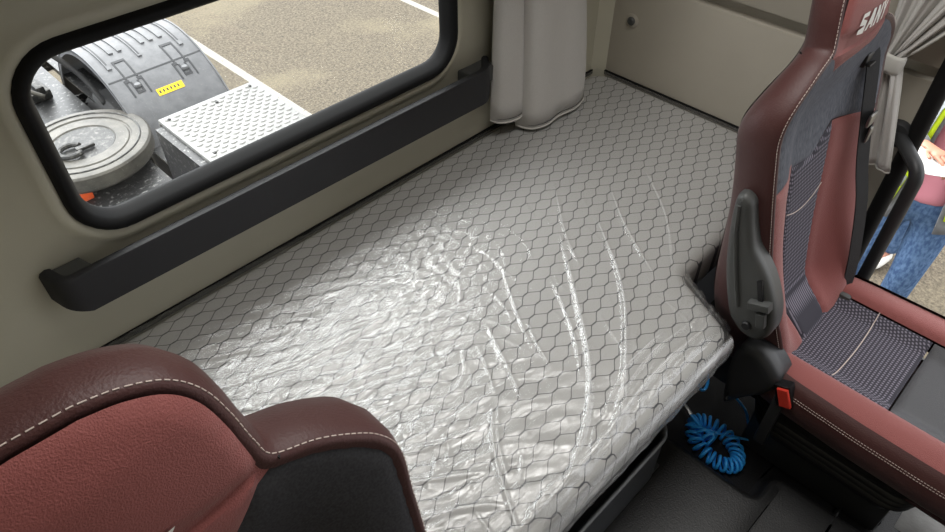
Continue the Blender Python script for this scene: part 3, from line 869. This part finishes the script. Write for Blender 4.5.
# ------------------------------------------------------------------ seat belt
sb = thing('seat_belt', 'black seat belt hanging down the right side of the passenger backrest', 'seat belt', (1.50, .25, .0))
def ribbon(pts, w, th, wdir):
    V, Fc = [], []; N = len(pts); wd = Vector(wdir).normalized()
    P = [Vector(p) for p in pts]
    for i in range(N):
        t = (P[min(i+1, N-1)]-P[max(i-1, 0)]).normalized(); n = t.cross(wd).normalized()
        ww = w[i] if hasattr(w, '__len__') else w
        for a, b in ((-1, -1), (1, -1), (1, 1), (-1, 1)): V.append(P[i]+wd*a*ww/2+n*b*th/2)
    for i in range(N-1):
        for k in range(4): Fc.append((i*4+k, i*4+(k+1) % 4, i*4+4+(k+1) % 4, i*4+4+k))
    Fc += [(0, 1, 2, 3), tuple(range(N*4-4, N*4))]
    return V, Fc
S0 = [(1.475, .385, .90), (1.472, .352, .892), (1.470, .335, .86), (1.470, .306, .755), (1.470, .275, .65), (1.470, .243, .565), (1.470, .212, .45), (1.470, .196, .375), (1.472, .188, .30)]
S0 = [(p[0]*.966, p[1]*.966, 1.54-(1.54-p[2])*.966) for p in S0]
mk('webbing', ribbon(catmull(S0, 4), .028, .003, (.85, -.45, .2)), 'belt', sb, sharp=30)
mk('belt_guide', join(box(1.395, 1.452, .330, .385, .880, .912, .006), box(1.398, 1.450, .322, .335, .886, .892, .002)), 'gloss', sb)
mk('tongue', join(box(1.404, 1.438, .282, .289, .765, .795, .004), box(1.414, 1.430, .276, .281, .728, .765, .003)), 'metal', sb)
mk('anchor', box(1.39, 1.455, .160, .200, .31, .372, .006), 'armgrey', sb)

# ------------------------------------------------------------------ curtains
def curtain_rear():
    c = thing('curtain', 'grey cloth curtain hanging to the mattress in the rear corner beside the window', 'curtain', (1.30, 1.04, .51))
    bot = [(1.150, 1.075), (1.160, 1.050), (1.190, 1.035), (1.225, 1.035), (1.245, 1.062), (1.238, 1.075), (1.232, 1.055), (1.245, 1.015), (1.290, .998), (1.345, 1.002), (1.395, .996), (1.440, 1.004), (1.472, 1.020), (1.478, 1.05), (1.455, 1.075)]
    topc = [(1.165, 1.08), (1.170, 1.06), (1.185, 1.045), (1.205, 1.045), (1.225, 1.065), (1.222, 1.078), (1.220, 1.062), (1.228, 1.03), (1.262, 1.012), (1.315, 1.020), (1.352, 1.008), (1.388, 1.022), (1.408, 1.040), (1.412, 1.06), (1.400, 1.08)]
    B = catmull(bot, 6); T = catmull(topc, 6); n = len(B); rows = 26
    V, Fc = [], []
    for r in range(rows+1):
        t = r/rows; tt = smooth01(0, .45, t)
        for k in range(n):
            s = k/(n-1); p = B[k]*(1-tt)+T[k]*tt
            zb = .548-.012*s*2 if s < .42 else .502+.018*math.sin((s-.42)/.58*PI)*0+.002
            z = zb+(1.95-zb)*t
            w = .004*noise.noise((s*9, z*3, 4))
            V.append((p[0]+w, p[1]+w, z))
    for r in range(rows):
        for k in range(n-1): Fc.append((r*n+k, r*n+k+1, (r+1)*n+k+1, (r+1)*n+k))
    solid(mk('cloth', (V, Fc), 'curtain', c, sharp=0), .003)
    mk('hem', tube([(p[0], p[1], p[2]+.001) for p in V[:n]], .0034, 6), 'hem', c, sharp=0)
    mk('hem_stitch', tube([(v[0], v[1]-.0022, v[2]+.011) for v in V[:n]], .0008, 5), 'armgrey', c, sharp=0)
curtain_rear()

def curtain_door():
    c = thing('curtain', 'grey cloth curtain gathered by a band on the pillar beside the passenger door', 'curtain', (1.61, .33, .58))
    V, Fc = [], []; n = 90
    # rows: (z at left, left y, right y, x, fold amplitude, folds, lower/right z rise)
    rows = []
    for t in np.linspace(0, 1, 14):      # skirt below the tie
        z = .585+(.825-.585)*t
        w = .095*(1-t)**.8+.036*t**1.2
        yc = .286+.052*t
        rows.append((z, yc+w/2, yc-w/2, -.005*(1-t)+.012, 2.0, 0., t))
    for t in np.linspace(.04, 1, 22):    # cloth fanning out above it
        z = .825+(1.72-.825)*t
        rows.append((z, .358+.10*t, .318-.62*t, .007+.026*t, 4.5, .0, 1+t))
    for z, yl, yr, amp, nf, _, t in rows:
        for k in range(n):
            s = k/(n-1)
            up = 0.
            if t > 1: up = 0.02*(t-1)*s
            x = 1.605-.016*max(0, 1-t)+amp*math.sin(s*nf*2*PI+1.2*t)+.4*amp*math.sin(s*nf*4.6*PI+2+.8*t)
            V.append((min(x, XR-.016), yl+(yr-yl)*s, z+up-(.05*(1-abs(2*s-1))*max(0, min(1, (t-1)*3)) if t > 1 else 0)))
    R = len(rows)
    for r in range(R-1):
        for k in range(n-1): Fc.append((r*n+k, r*n+k+1, (r+1)*n+k+1, (r+1)*n+k))
    solid(mk('cloth', (V, Fc), 'curtain', c, sharp=0), .003)
    band = [(1.605+.024*math.cos(a), .339+.030*math.sin(a), .822+.006*math.sin(a)) for a in np.linspace(0, 2*PI, 28, endpoint=False)]
    bV, bF = [], []
    for i, p in enumerate(band):
        for d in (-.020, -.012, .012, .020):
            k = 1 if abs(d) < .015 else .9
            bV.append((1.605+(p[0]-1.605)*k, .339+(p[1]-.339)*k, p[2]+d))
    for i in range(28):
        for k in range(3): bF.append((i*4+k, ((i+1) % 28)*4+k, ((i+1) % 28)*4+k+1, i*4+k+1))
    solid(mk('tie_band', (bV, bF), 'hem', c, sharp=0), .003)
    mk('edge_hem', tube([V[r*n+n-1] for r in range(R)], .003, 6), 'hem', c, sharp=0)
    mk('hem', tube([V[k] for k in range(n)], .0028, 6), 'hem', c, sharp=0)
curtain_door()

# ------------------------------------------------------------------ grab handle in the door opening
gh = thing('grab_handle', 'black curved grab handle beside the open passenger door', 'handle', (1.60, .19, .2))
mk('grip', tube(fillet([(XR-.002, .272, .640), (1.630, .236, .633), (1.586, .182, .614), (1.590, .181, .30), (1.60, .186, .14), (XR-.01, .255, .10)], .055, 8), .0155, 14), 'black', gh, sharp=0)
mk('mount', lathe([(0, -.02), (.028, -.02), (.032, -.014), (.032, 0)], 20, 'x', (XR, .272, .640)), 'black', gh)
mk('mount', lathe([(0, -.02), (.028, -.02), (.032, -.014), (.032, 0)], 20, 'x', (XR, .275, .10)), 'black', gh)

# ------------------------------------------------------------------ blue coiled air hose on the floor
hs = thing('air_hose', 'bright blue coiled air hose lying on the black floor beside the seat', 'hose', (1.10, .235, 0))
def coil_pts():
    pts = []; turns = 27; N = turns*16
    for i in range(N+1):
        t = i/N; a = 2.2+t*2*PI*1.16
        shrink = 1-.34*smooth01(.80, 1.0, t)
        cx, cy = 1.092+.018*smooth01(.8, 1., t), .238
        # ring axes: long one roughly along -y
        ex, ey = .041*math.cos(a), .069*math.sin(a)
        rx, ry = ex*.92-ey*-.30, ey*.95+ex*-.30
        ctr = Vector((cx+rx*shrink, cy+ry*shrink, -0+.0205+.016*smooth01(.84, .94, t)))
        out = Vector((rx, ry*.7, 0)).normalized()
        b = t*turns*2*PI
        r = .0165
        pts.append(ctr+out*(r*math.cos(b))+Vector((0, 0, r*math.sin(b))))
    return pts
cp_ = coil_pts()
mk('coil', tube(cp_, .0041, 8), 'blue', hs, sharp=0)
e0, e1 = cp_[0], cp_[-1]
mk('lead', tube(catmull([tuple(e0), (1.150, .185, .03), (1.175, .181, .022), (1.190, .203, .032), (1.216, .228, .040), (1.233, .262, .040), (1.237, .296, .050)], 8), .0034, 8), 'blue', hs, sharp=0)
mk('lead', tube(catmull([tuple(e1), (1.085, .245, .052), (1.085, .27, .050), (1.095, .30, .046), (1.103, .323, .048)], 8), .0034, 8), 'blue', hs, sharp=0)
mk('fitting', join(tube([(1.101, .318, .048), (1.107, .330, .049), (1.113, .343, .050)], [.0055, .0065, .0055], 10), tube([(1.113, .343, .050), (1.120, .358, .051)], .0042, 10)), 'metal', hs)
mk('spare_loop', tube([(1.187+.022*math.cos(a), .345+.012*math.sin(a), .085+.026*math.sin(a)) for a in np.linspace(0, 2*PI, 24, endpoint=False)], .004, 8, True), 'blue', hs, sharp=0)

# ------------------------------------------------------------------ outside: chassis behind the cab
TX = .62
fr = thing('chassis_frame', 'dirty black truck frame with cross members behind the rear window', 'truck frame', (TX, 3, -1.4))
for s in (-1, 1):
    mk('frame_rail', join(box(TX+s*.40-.005, TX+s*.40+.005, 1.3, 6.2, -.66, -.40), box(TX+s*.40-s*.07-.04, TX+s*.40-s*.07+.07*(s > 0)+.04*(s < 0), 1.3, 6.2, -.41, -.40)), 'frame', fr)
for y in (1.7, 2.3, 3.9, 4.7, 5.6):
    mk('cross_member', join(box(TX-.40, TX+.40, y-.06, y+.06, -.60, -.58), box(TX-.40, TX+.40, y-.06, y-.05, -.60, -.46), box(TX-.40, TX+.40, y+.05, y+.06, -.60, -.46)), 'frame', fr)
mk('deck_plate', box(TX-.75, .86, 2.10, 4.40, -.40, -.385, .004), 'frame', fr)
for x, y in ((.30, 3.62), (.52, 3.78), (.72, 3.95)): mk('bracket', join(box(x-.05, x+.05, y-.09, y+.09, -.384, -.33, .01), box(x-.02, x+.02, y-.12, y+.12, -.33, -.29, .006)), 'greasy', fr)
mk('ridge', join(*[box(TX-.3, .85, y-.012, y+.012, -.386, -.366, .004) for y in (2.45, 2.60, 2.74)]), 'frame', fr)
for x in (.20, .34, .47):
    mk('support', box(x-.02, x+.02, 3.2, 4.7, -.385, -.28+.05*(x > .3), .006), 'greasy', fr)

FX, FY = .65, 3.12
fw = thing('fifth_wheel', 'round greasy steel fifth wheel coupling plate on the truck frame', 'coupling', (TX, 3.1, -.385))
def fifth():
    R = .29; c = (FX, FY); g1 = []
    prof = [(.28, -.085), (R, -.07), (R, -.012), (R-.008, -.003), (R-.02, 0), (.212, 0), (.207, -.006), (.201, -.006), (.196, -.001), (.142, -.001), (.132, -.012), (.06, -.014), (.055, -.06)]
    return lathe(prof, 72, 'z', (c[0], c[1], -.25))
mk('plate', fifth(), 'plate5', fw, sharp=30)
mk('greased_center', lathe([(.0, -.008), (.05, -.006), (.136, -.006), (.140, -.012)], 48, 'z', (FX, FY, -.25)), 'greasy', fw)
mk('locking_jaw', join(tube([(FX-.07+.05*math.cos(a), FY-.05+.05*math.sin(a), -.240) for a in np.linspace(.4, 5.4, 20)], .012, 8), box(FX-.05, FX+.03, FY-.07, FY-.04, -.25, -.235, .004)), 'greasy', fw)
mk('ridge_ring', tube([(FX+.246*math.cos(a), FY+.246*math.sin(a), -.249) for a in np.linspace(0, 2*PI, 60, endpoint=False)], .004, 6, True), 'greasy', fw)
for x in (FX-.23, FX+.23): mk('mounting_pedestal', box(x-.03, x+.03, 3.02, 3.22, -.384, -.30, .01), 'frame', fw)

tp = thing('tread_plate', 'pale aluminium tread plate step beside the fifth wheel', 'step plate', (1.1, 2.6, -.385))
def treadplate():
    x0, x1, y0, y1, z = .895, 1.365, 2.30, 2.795, -.10
    g = [box(x0, x1, y0, y1, z-.02, z, .004)]
    k = 0
    yy = y0+.03
    while yy < y1-.02:
        xx = x0+.03+(.022 if k % 2 else 0)
        while xx < x1-.02:
            # raised lozenge
            a = .014; b = .010
            if k % 2: a, b = b, a
            n = 10
            V = [(xx+.017*math.cos(2*PI*i/n), yy+.011*math.sin(2*PI*i/n), z-.0005) for i in range(n)]+[(xx+.011*math.cos(2*PI*i/n), yy+.006*math.sin(2*PI*i/n), z+.004) for i in range(n)]
            Fq = [(i, (i+1) % n, n+(i+1) % n, n+i) for i in range(n)]+[tuple(range(n, 2*n))]
            g.append((V, Fq)); xx += .044
        yy += .027; k += 1
    return join(*g)
mk('plate', treadplate(), 'tread', tp, sharp=30)
mk('skirt', join(box(1.358, 1.366, 2.30, 2.795, -.20, -.115), box(.895, 1.365, 2.788, 2.796, -.17, -.118)), 'tread', tp)
for x, y in ((.93, 2.76), (1.33, 2.76), (1.15, 2.74), (.94, 2.40)):
    mk('bolt', lathe([(0, .006), (.006, .006), (.008, .003), (.008, 0)], 10, 'z', (x, y, -.10)), 'greasy', tp)
mk('bracket', join(box(.86, .90, 2.34, 2.76, -.40, -.118), box(.86, 1.3, 2.5, 2.56, -.40, -.36)), 'frame', tp)

wy, wz, wr = 3.60, -.88, .52
wl = thing('wheel', 'black rear truck wheel standing under the grey mudguard', 'wheel', (1.17, wy, -1.4))
mk('tyre', lathe([(.30, -.26), (.36, -.275), (.47, -.27), (wr-.015, -.25), (wr, -.23), (wr, .23), (wr-.015, .25), (.47, .27), (.36, .275), (.30, .26)], 56, 'x', (1.17, wy, wz)), 'tyre', wl)
mk('rim', lathe([(.0, .16), (.10, .17), (.12, .10), (.24, .10), (.29, .25), (.305, .26), (.305, -.26), (.29, -.25), (.2, -.1), (0, -.1)], 40, 'x', (1.17, wy, wz)), 'greasy', wl)

mg = thing('mudguard', 'grey ribbed plastic mudguard arched over the rear wheel behind the tread plate', 'mudguard', (1.17, wy, -1.4))
FR_, wz = .60, -.70
def arch(R, x0, x1, a0, a1, n, th, xs=2):
    V, Fc = [], []
    xx = np.linspace(x0, x1, xs)
    prof = [(x, R) for x in xx]+[(x, R-th) for x in xx[::-1]]
    m = len(prof)
    for i in range(n+1):
        a = math.radians(a0+(a1-a0)*i/n)
        for x, r in prof: V.append((x, wy-r*math.cos(a), wz+r*math.sin(a)))
    for i in range(n):
        for k in range(m): Fc.append((i*m+k, i*m+(k+1) % m, (i+1)*m+(k+1) % m, (i+1)*m+k))
    Fc += [tuple(range(m)), tuple(range(n*m, n*m+m))]
    return V, Fc
GX0, GX1 = .90, 1.40
mk('arch', arch(FR_, GX0, GX1, 8, 172, 60, .006), 'fender', mg, sharp=30)
for x in (GX0, GX1-.008):
    mk('edge_flange', arch(FR_+.006, x, x+.008, 8, 172, 60, .03), 'fender', mg, sharp=30)
for k, x in enumerate((.96, 1.02, 1.065, 1.125, 1.185, 1.23, 1.28, 1.335)):
    a1 = (72, 82, 82, 74, 82, 82, 82, 72)[k]
    mk('rib', arch(FR_+.009, x-.010, x+.010, a1, 140, 24, .012), 'fender', mg, sharp=30)
for k, x in enumerate((.96, 1.125, 1.335)):
    mk('slot', arch(FR_+.0095, x-.004, x+.004, 75, 140, 24, .002), 'groove', mg, sharp=30)
mk('joint_line', arch(FR_+.0015, GX0, GX1, 64.6, 65.4, 2, .004), 'groove', mg)
for x in (1.02, 1.27):
    c = []
    for (xa, xb, aa, ab) in ((x-.032, x-.024, 64, 76), (x+.024, x+.032, 64, 76), (x-.032, x+.032, 75, 76.5),
                             (x-.045, x-.037, 54, 63), (x+.037, x+.045, 54, 63), (x-.045, x-.02, 62, 63.5), (x+.02, x+.045, 62, 63.5), (x-.02, x-.012, 56, 62), (x+.012, x+.02, 56, 62), (x-.02, x+.02, 55.2, 56.4)):
        c.append(arch(FR_+.003, xa, xb, aa, ab, 4, .006))
    mk('clip_slot', join(*c), 'groove', mg)
    mk('clip_bolt', lathe([(0, .012), (.014, .012), (.018, .006), (.018, 0)], 12, 'z', (x, wy-(FR_)*math.cos(math.radians(59)), wz+(FR_+.0)*math.sin(math.radians(59)))), 'fender', mg)
st = mk('warning_sticker', arch(FR_+.002, 1.08, 1.215, 50.5, 54, 4, .003), 'yellow', mg)
mk('sticker_print', join(*[arch(FR_+.0028, 1.09+k*.019, 1.098+k*.019, 51.6, 53, 2, .002) for k in range(6)]), 'groove', st)

def hose(name, label, pts, r, m, cat='hose'):
    o = mk(name, tube(catmull(pts, 8), r, 8), m, sharp=0)
    return tag(o, label, cat)
hose('air_line', 'curved black hose beyond the fifth wheel, reaching the wheel arch', [(.30, 3.75, -.30), (.50, 3.95, -.12), (.75, 3.95, -.10), (.90, 3.80, -.25), (.93, 3.6, -.38)], .014, 'tyre')
hose('air_line', 'pale grey hose looping over the frame at the window corner', [(.20, 3.3, -.25), (.35, 3.5, -.14), (.52, 3.75, -.16), (.70, 3.7, -.28)], .011, 'plate5')
hose('air_line', 'dark hose lying lowest along the frame behind the coupling', [(.22, 3.55, -.22), (.45, 3.72, -.26), (.66, 4.05, -.20), (.82, 4.3, -.30)], .013, 'groove')
vb = thing('valve_block', 'small brass valve block with pipes at the left edge of the rear window view', 'valve', (.30, 3.35, -.28))
mk('body', box(.27, .33, 3.30, 3.40, -.28, -.20, .006), 'greasy', vb)
for k in range(3): mk('port', lathe([(0, .05), (.012, .05), (.014, .03), (.018, .028), (.018, 0)], 10, 'z', (.275+.028*k, 3.33+.022*k, -.205)), 'brass', vb)
rf = mk('reflector', box(0.473, 0.553, 2.884, 2.954, -.384, -.33, .006), 'orange')
tag(rf, 'small orange marker block on the black frame below the coupling', 'reflector')

# ------------------------------------------------------------------ people outside the open door
def skin(verts, edges, radii, root=0, sub=2):
    me = bpy.data.meshes.new('tmp'); me.from_pydata(verts, edges, []); me.update()
    o = bpy.data.objects.new('tmp', me); COL.objects.link(o)
    md = o.modifiers.new('s', 'SKIN'); md.use_smooth_shade = True
    for i, r in enumerate(radii):
        rr = r if hasattr(r, '__len__') else (r, r)
        me.skin_vertices[0].data[i].radius = rr; me.skin_vertices[0].data[i].use_root = (i == root)
    s = o.modifiers.new('u', 'SUBSURF'); s.levels = sub; s.render_levels = sub
    dg = bpy.context.evaluated_depsgraph_get(); ev = o.evaluated_get(dg); m2 = ev.to_mesh()
    V = [tuple(v.co) for v in m2.vertices]; Fc = [tuple(p.vertices) for p in m2.polygons]
    ev.to_mesh_clear(); bpy.data.objects.remove(o); bpy.data.meshes.remove(me)
    return V, Fc
def chain(pts, rad, sub=2):
    return skin(pts, [(i, i+1) for i in range(len(pts)-1)], rad, 0, sub)

def person(root, A, jeans, shirt, shoe, holds):
    """Standing figure facing -y in its own frame. A: joint positions."""
    hipz, shz = .92, 1.42
    leg = {s: A['leg'][i] for i, s in ((0, 1), (1, -1))}
    # continuous body
    V = [(0, 0, .95), (0, .005, 1.10), (0, .01, 1.28), (0, .0, 1.40), (0, -.005, 1.47), (0, -.015, 1.54), (0, -.025, 1.63), (0, -.02, 1.71)]
    E = [(i, i+1) for i in range(7)]; R = [(.145, .10), (.13, .09), (.155, .10), (.13, .085), (.055, .055), (.06, .065), (.085, .10), (.05, .06)]
    def add(p, r, frm):
        V.append(p); R.append(r if hasattr(r, '__len__') else (r, r)); E.append((frm, len(V)-1)); return len(V)-1
    hands = []
    for i, s in ((0, 1), (1, -1)):
        k, a = leg[s]
        h = add((s*.09, 0, .88), .085, 0); kn = add(k, .055, h); cf = add((a[0]*.75+k[0]*.25, a[1]*.7+k[1]*.3+.015, a[2]*.75+k[2]*.25), .042, kn)
        an = add(a, .036, cf); add((a[0], a[1]-.13, .035), (.035, .028), an)
        sh, el, wr, hd = A['arm'][i]
        s0 = add(sh, .055, 3); e = add(el, .040, s0); w = add(wr, .027, e)
        d = (Vector(hd)-Vector(wr)).normalized()
        pm = add(tuple(Vector(wr)+d*.05), (.034, .018), w); p2 = add(tuple(Vector(wr)+d*.085), (.036, .016), pm)
        side = d.cross(Vector((0, 0, 1))).normalized()
        if side.length < .1: side = Vector((1, 0, 0))
        for q in range(4):
            o = side*(.027-.018*q); L = (.055, .066, .060, .046)[q]
            b = Vector(wr)+d*.095+o
            f1 = add(tuple(b), .0085, p2); f2 = add(tuple(b+d*L*.55+Vector((0, 0, -.008))), .0078, f1); add(tuple(b+d*L*.9+Vector((0, 0, -.024))), .0065, f2)
        t1 = add(tuple(Vector(wr)+d*.045+side*-s*.036), .010, pm); add(tuple(Vector(wr)+d*.085+side*-s*.048+Vector((0, 0, -.008))), .008, t1)
    nose = add((0, -.135, 1.615), .012, 6)
    for s in (1, -1): add((s*.082, -.01, 1.625), .014, 6)
    mk('body', skin(V, E, R, 0, 2), 'skin', root, local=True, sharp=0)
    # trousers
    TV = [(0, 0, .97), (0, .005, 1.03)]; TE = [(0, 1)]; TR = [(.170, .125), (.168, .120)]
    for i, s in ((0, 1), (1, -1)):
        k, a = leg[s]; b = len(TV)
        mid = ((s*.095+k[0])/2, k[1]/2+.01, (k[2]+.84)/2)
        TV += [(s*.095, .005, .85), mid, k, ((k[0]+a[0])/2, (k[1]+a[1])/2+.012, (k[2]+a[2])/2), (a[0], a[1]+.005, .075)]
        TE += [(0, b), (b, b+1), (b+1, b+2), (b+2, b+3), (b+3, b+4)]; TR += [(.105, .11), (.092, .095), (.076, .078), (.072, .074), (.066, .075)]
    tj = mk('trousers', skin(TV, TE, TR, 0, 2), jeans, root, local=True, sharp=0)
    mk('waistband', skin([(0, 0, 1.0), (0, .003, 1.035)], [(0, 1)], [(.172, .126), (.170, .124)], 0, 2), jeans, tj, local=True, sharp=0)
    # shirt, jacket sleeves, vest
    mk('shirt', chain([(0, .0, .90), (0, .0, .97), (0, .005, 1.12), (0, .008, 1.28), (0, .0, 1.41), (0, -.003, 1.465)], [(.176, .132), (.174, .130), (.168, .124), (.178, .125), (.150, .105), (.075, .070)]), shirt, root, local=True, sharp=0)
    JV = [(0, .01, 1.42)]; JE = []; JR = [(.12, .09)]
    for i, s in ((0, 1), (1, -1)):
        sh, el, wr, hd = A['arm'][i]; b = len(JV)
        m1 = tuple((np.array(sh)+np.array(el))/2); m2 = tuple((np.array(el)+np.array(wr))/2)
        JV += [sh, m1, el, m2, wr]; JE += [(0, b), (b, b+1), (b+1, b+2), (b+2, b+3), (b+3, b+4)]; JR += [.082, .072, .064, .056, .046]
    jk = mk('jacket', skin(JV, JE, JR, 0, 2), 'jacket', root, local=True, sharp=0)
    def torso_shell(z0, z1, off, gap, n=40, rows=14):
        """Open-fronted garment: an arc round the trunk leaving a gap at the front."""
        V, Fc = [], []
        for r in range(rows+1):
            t = r/rows; z = z0+(z1-z0)*t
            rx = np.interp(z, [.80, .95, 1.12, 1.28, 1.40, 1.47], [.215, .20, .185, .195, .190, .10])+off; ry = np.interp(z, [.80, .95, 1.12, 1.28, 1.40, 1.47], [.165, .150, .138, .140, .125, .085])+off
            gg = gap*(1-.3*(z-.85)/.6)
            for k in range(n+1):
                a = -PI/2+gg+(2*PI-2*gg)*k/n
                wv = 1+.03*noise.noise((math.cos(a)*3, math.sin(a)*3, z*6))
                V.append((rx*math.cos(a)*wv, .004+ry*math.sin(a)*wv, z))
        for r in range(rows):
            for k in range(n): Fc.append((r*(n+1)+k, r*(n+1)+k+1, (r+1)*(n+1)+k+1, (r+1)*(n+1)+k))
        return V, Fc
    solid(mk('jacket_body', torso_shell(.82, 1.46, .006, A['gap']*.85), 'jacket', jk, local=True, sharp=0), .006)
    vs = solid(mk('safety_vest', torso_shell(.90, 1.465, .020, A['gap']), 'vest', root, local=True, sharp=0), .005)
    solid(mk('reflective_band', torso_shell(1.00, 1.055, .026, A['gap'], rows=2), 'reflect', vs, local=True, sharp=0), .003)
    solid(mk('reflective_band', torso_shell(1.20, 1.25, .026, A['gap'], rows=2), 'reflect', vs, local=True, sharp=0), .003)
    # strips of tape down the front edges
    for s in (1, -1):
        pts = []
        for z in np.linspace(1.0, 1.44, 10):
            g = (A['gap']*(1-.3*(z-.85)/.6))+.20
            rx = np.interp(z, [.80, .95, 1.12, 1.28, 1.40, 1.47], [.215, .20, .185, .195, .190, .10])+.027; ry = np.interp(z, [.80, .95, 1.12, 1.28, 1.40, 1.47], [.165, .150, .138, .140, .125, .085])+.027
            a = -PI/2+s*g; pts.append((rx*math.cos(a), .004+ry*math.sin(a), z))
        mk('reflective_band', ribbon(pts, .045, .004, (1, s*.5, 0)), 'reflect', vs, local=True)
    # hair and face
    mk('hair', skin([(0, .015, 1.68), (0, .005, 1.735)], [(0, 1)], [(.096, .112), (.07, .08)], 0, 2), 'hair', root, local=True, sharp=0)
    for s in (1, -1):
        mk('eye', lathe([(0, -.010), (.007, -.007), (.010, 0), (.007, .007), (0, .010)], 10, 'y', (s*.032, -.106, 1.645)), 'white', root, local=True)
        mk('eyebrow', tube([(s*.018, -.116, 1.668), (s*.033, -.116, 1.672), (s*.048, -.110, 1.667)], .004, 6), 'hair', root, local=True)
    mk('mouth', tube([(-.022, -.112, 1.572), (0, -.118, 1.570), (.022, -.112, 1.572)], .005, 6), 'maroon2', root, local=True)
    for i, s in ((0, 1), (1, -1)):
        k, a = leg[s]
        mk('shoe', skin([(a[0], a[1]+.045, .045), (a[0], a[1]-.02, .055), (a[0], a[1]-.10, .042), (a[0], a[1]-.16, .034)], [(0, 1), (1, 2), (2, 3)], [(.045, .042), (.052, .050), (.052, .040), (.038, .030)], 0, 2), shoe, root, local=True, sharp=0)

pa = thing('person', 'person in a pink shirt and open yellow-green vest standing outside the door holding papers', 'person', (3.32, .322, -1.4), rz=-PI/2+.15)
person(pa, dict(leg=[((.10, -.03, .49), (.10, .03, .09)), ((-.13, -.02, .49), (-.19, .03, .09))],
    arm=[((.185, .01, 1.40), (.26, -.03, 1.17), (.12, -.24, 1.20), (.04, -.30, 1.22)), ((-.185, .01, 1.40), (-.26, .0, 1.18), (-.10, -.22, 1.26), (-.02, -.28, 1.27))], gap=.54), 'jeans', 'pink', 'shoe2', True)
pp = thing('paper_sheet', 'white folded paper held in both hands of the person in pink', 'paper', (2.985, .312, -.16))
def paper():
    V, Fc = [], []; n = 8
    for i in range(n+1):
        for j in range(n+1):
            u, v = i/n-.5, j/n-.5
            V.append((2.985+u*.11, .312+v*.20, -.155+.03*abs(v)*2+.02*u))
    for i in range(n):
        for j in range(n): Fc.append((i*(n+1)+j, (i+1)*(n+1)+j, (i+1)*(n+1)+j+1, i*(n+1)+j+1))
    return V, Fc
solid(mk('sheet', paper(), 'paper', pp, sharp=0), .002)
pb2 = thing('person', 'person in a grey jacket, yellow-green vest and jeans standing farther back behind the grab handle', 'person', (3.95, .52, -1.4), rz=-PI/2-.2)
person(pb2, dict(leg=[((.10, -.02, .49), (.11, .02, .09)), ((-.10, -.03, .49), (-.12, .03, .09))],
    arm=[((.185, .01, 1.40), (.27, .02, 1.13), (.20, -.16, .98), (.17, -.23, .94)), ((-.185, .01, 1.40), (-.27, .0, 1.14), (-.16, -.20, 1.06), (-.10, -.27, 1.05))], gap=.16), 'jeans2', 'jacket', 'shoe', False)

# ------------------------------------------------------------------ light
w = bpy.data.worlds.new('overcast_sky'); SC.world = w; w.use_nodes = True
nt = w.node_tree; bg = nt.nodes['Background']
tc = nt.nodes.new('ShaderNodeTexCoord'); sp = nt.nodes.new('ShaderNodeSeparateXYZ'); nt.links.new(tc.outputs['Generated'], sp.inputs[0])
mr = nt.nodes.new('ShaderNodeMapRange'); nt.links.new(sp.outputs[2], mr.inputs[0]); mr.inputs[1].default_value = -.05; mr.inputs[2].default_value = .7
nt.links.new(mix_col(nt, mr.outputs[0], (.92, .95, 1, 1), (1, 1, 1, 1)), bg.inputs[0])
gd = nt.nodes.new('ShaderNodeVectorMath'); gd.operation = 'DOT_PRODUCT'
nrm = nt.nodes.new('ShaderNodeVectorMath'); nrm.operation = 'NORMALIZE'; nt.links.new(tc.outputs['Generated'], nrm.inputs[0])
EL, AZ = math.radians(40), math.radians(95)      # hazy sun behind thin cloud, to the rear of the truck
nt.links.new(nrm.outputs[0], gd.inputs[0]); gd.inputs[1].default_value = (math.cos(EL)*math.cos(AZ), math.cos(EL)*math.sin(AZ), math.sin(EL))
gr = nt.nodes.new('ShaderNodeMapRange'); gr.interpolation_type = 'SMOOTHSTEP'; nt.links.new(gd.outputs['Value'], gr.inputs[0])
gr.inputs[1].default_value = .62; gr.inputs[2].default_value = 1.0; gr.inputs[3].default_value = 0; gr.inputs[4].default_value = 1
nt.links.new(math_node(nt, 'MULTIPLY_ADD', gr.outputs[0], 9.0, 2.4), bg.inputs[1])

ld = bpy.data.lights.new('added_fill_light', 'AREA'); lo = bpy.data.objects.new('added_fill_light', ld); COL.objects.link(lo)  # added fill under the ceiling, no fixture there; brightens mattress and cushion
ld.shape = 'RECTANGLE'; ld.size = .8; ld.size_y = .6; ld.energy = 16.5; ld.color = (1, .98, .95)
lo.location = (.80, .42, ZC-.02)

# ------------------------------------------------------------------ camera
cam = bpy.data.cameras.new('camera'); co = bpy.data.objects.new('camera', cam); COL.objects.link(co)
cam.sensor_width = 36; cam.lens = 700/945*36; cam.clip_start = .02; cam.clip_end = 200
co.location = (0, 0, 1.54); co.rotation_euler = (math.radians(90-44.0), 0, math.radians(44.75-90))
SC.camera = co
SC.view_settings.view_transform = 'Standard'; SC.view_settings.look = 'None'
SC.view_settings.exposure = 0.0; SC.view_settings.gamma = 1; SC.view_settings.use_curve_mapping = False
SC.cycles.max_bounces = 10; SC.cycles.diffuse_bounces = 6; SC.cycles.transparent_max_bounces = 12
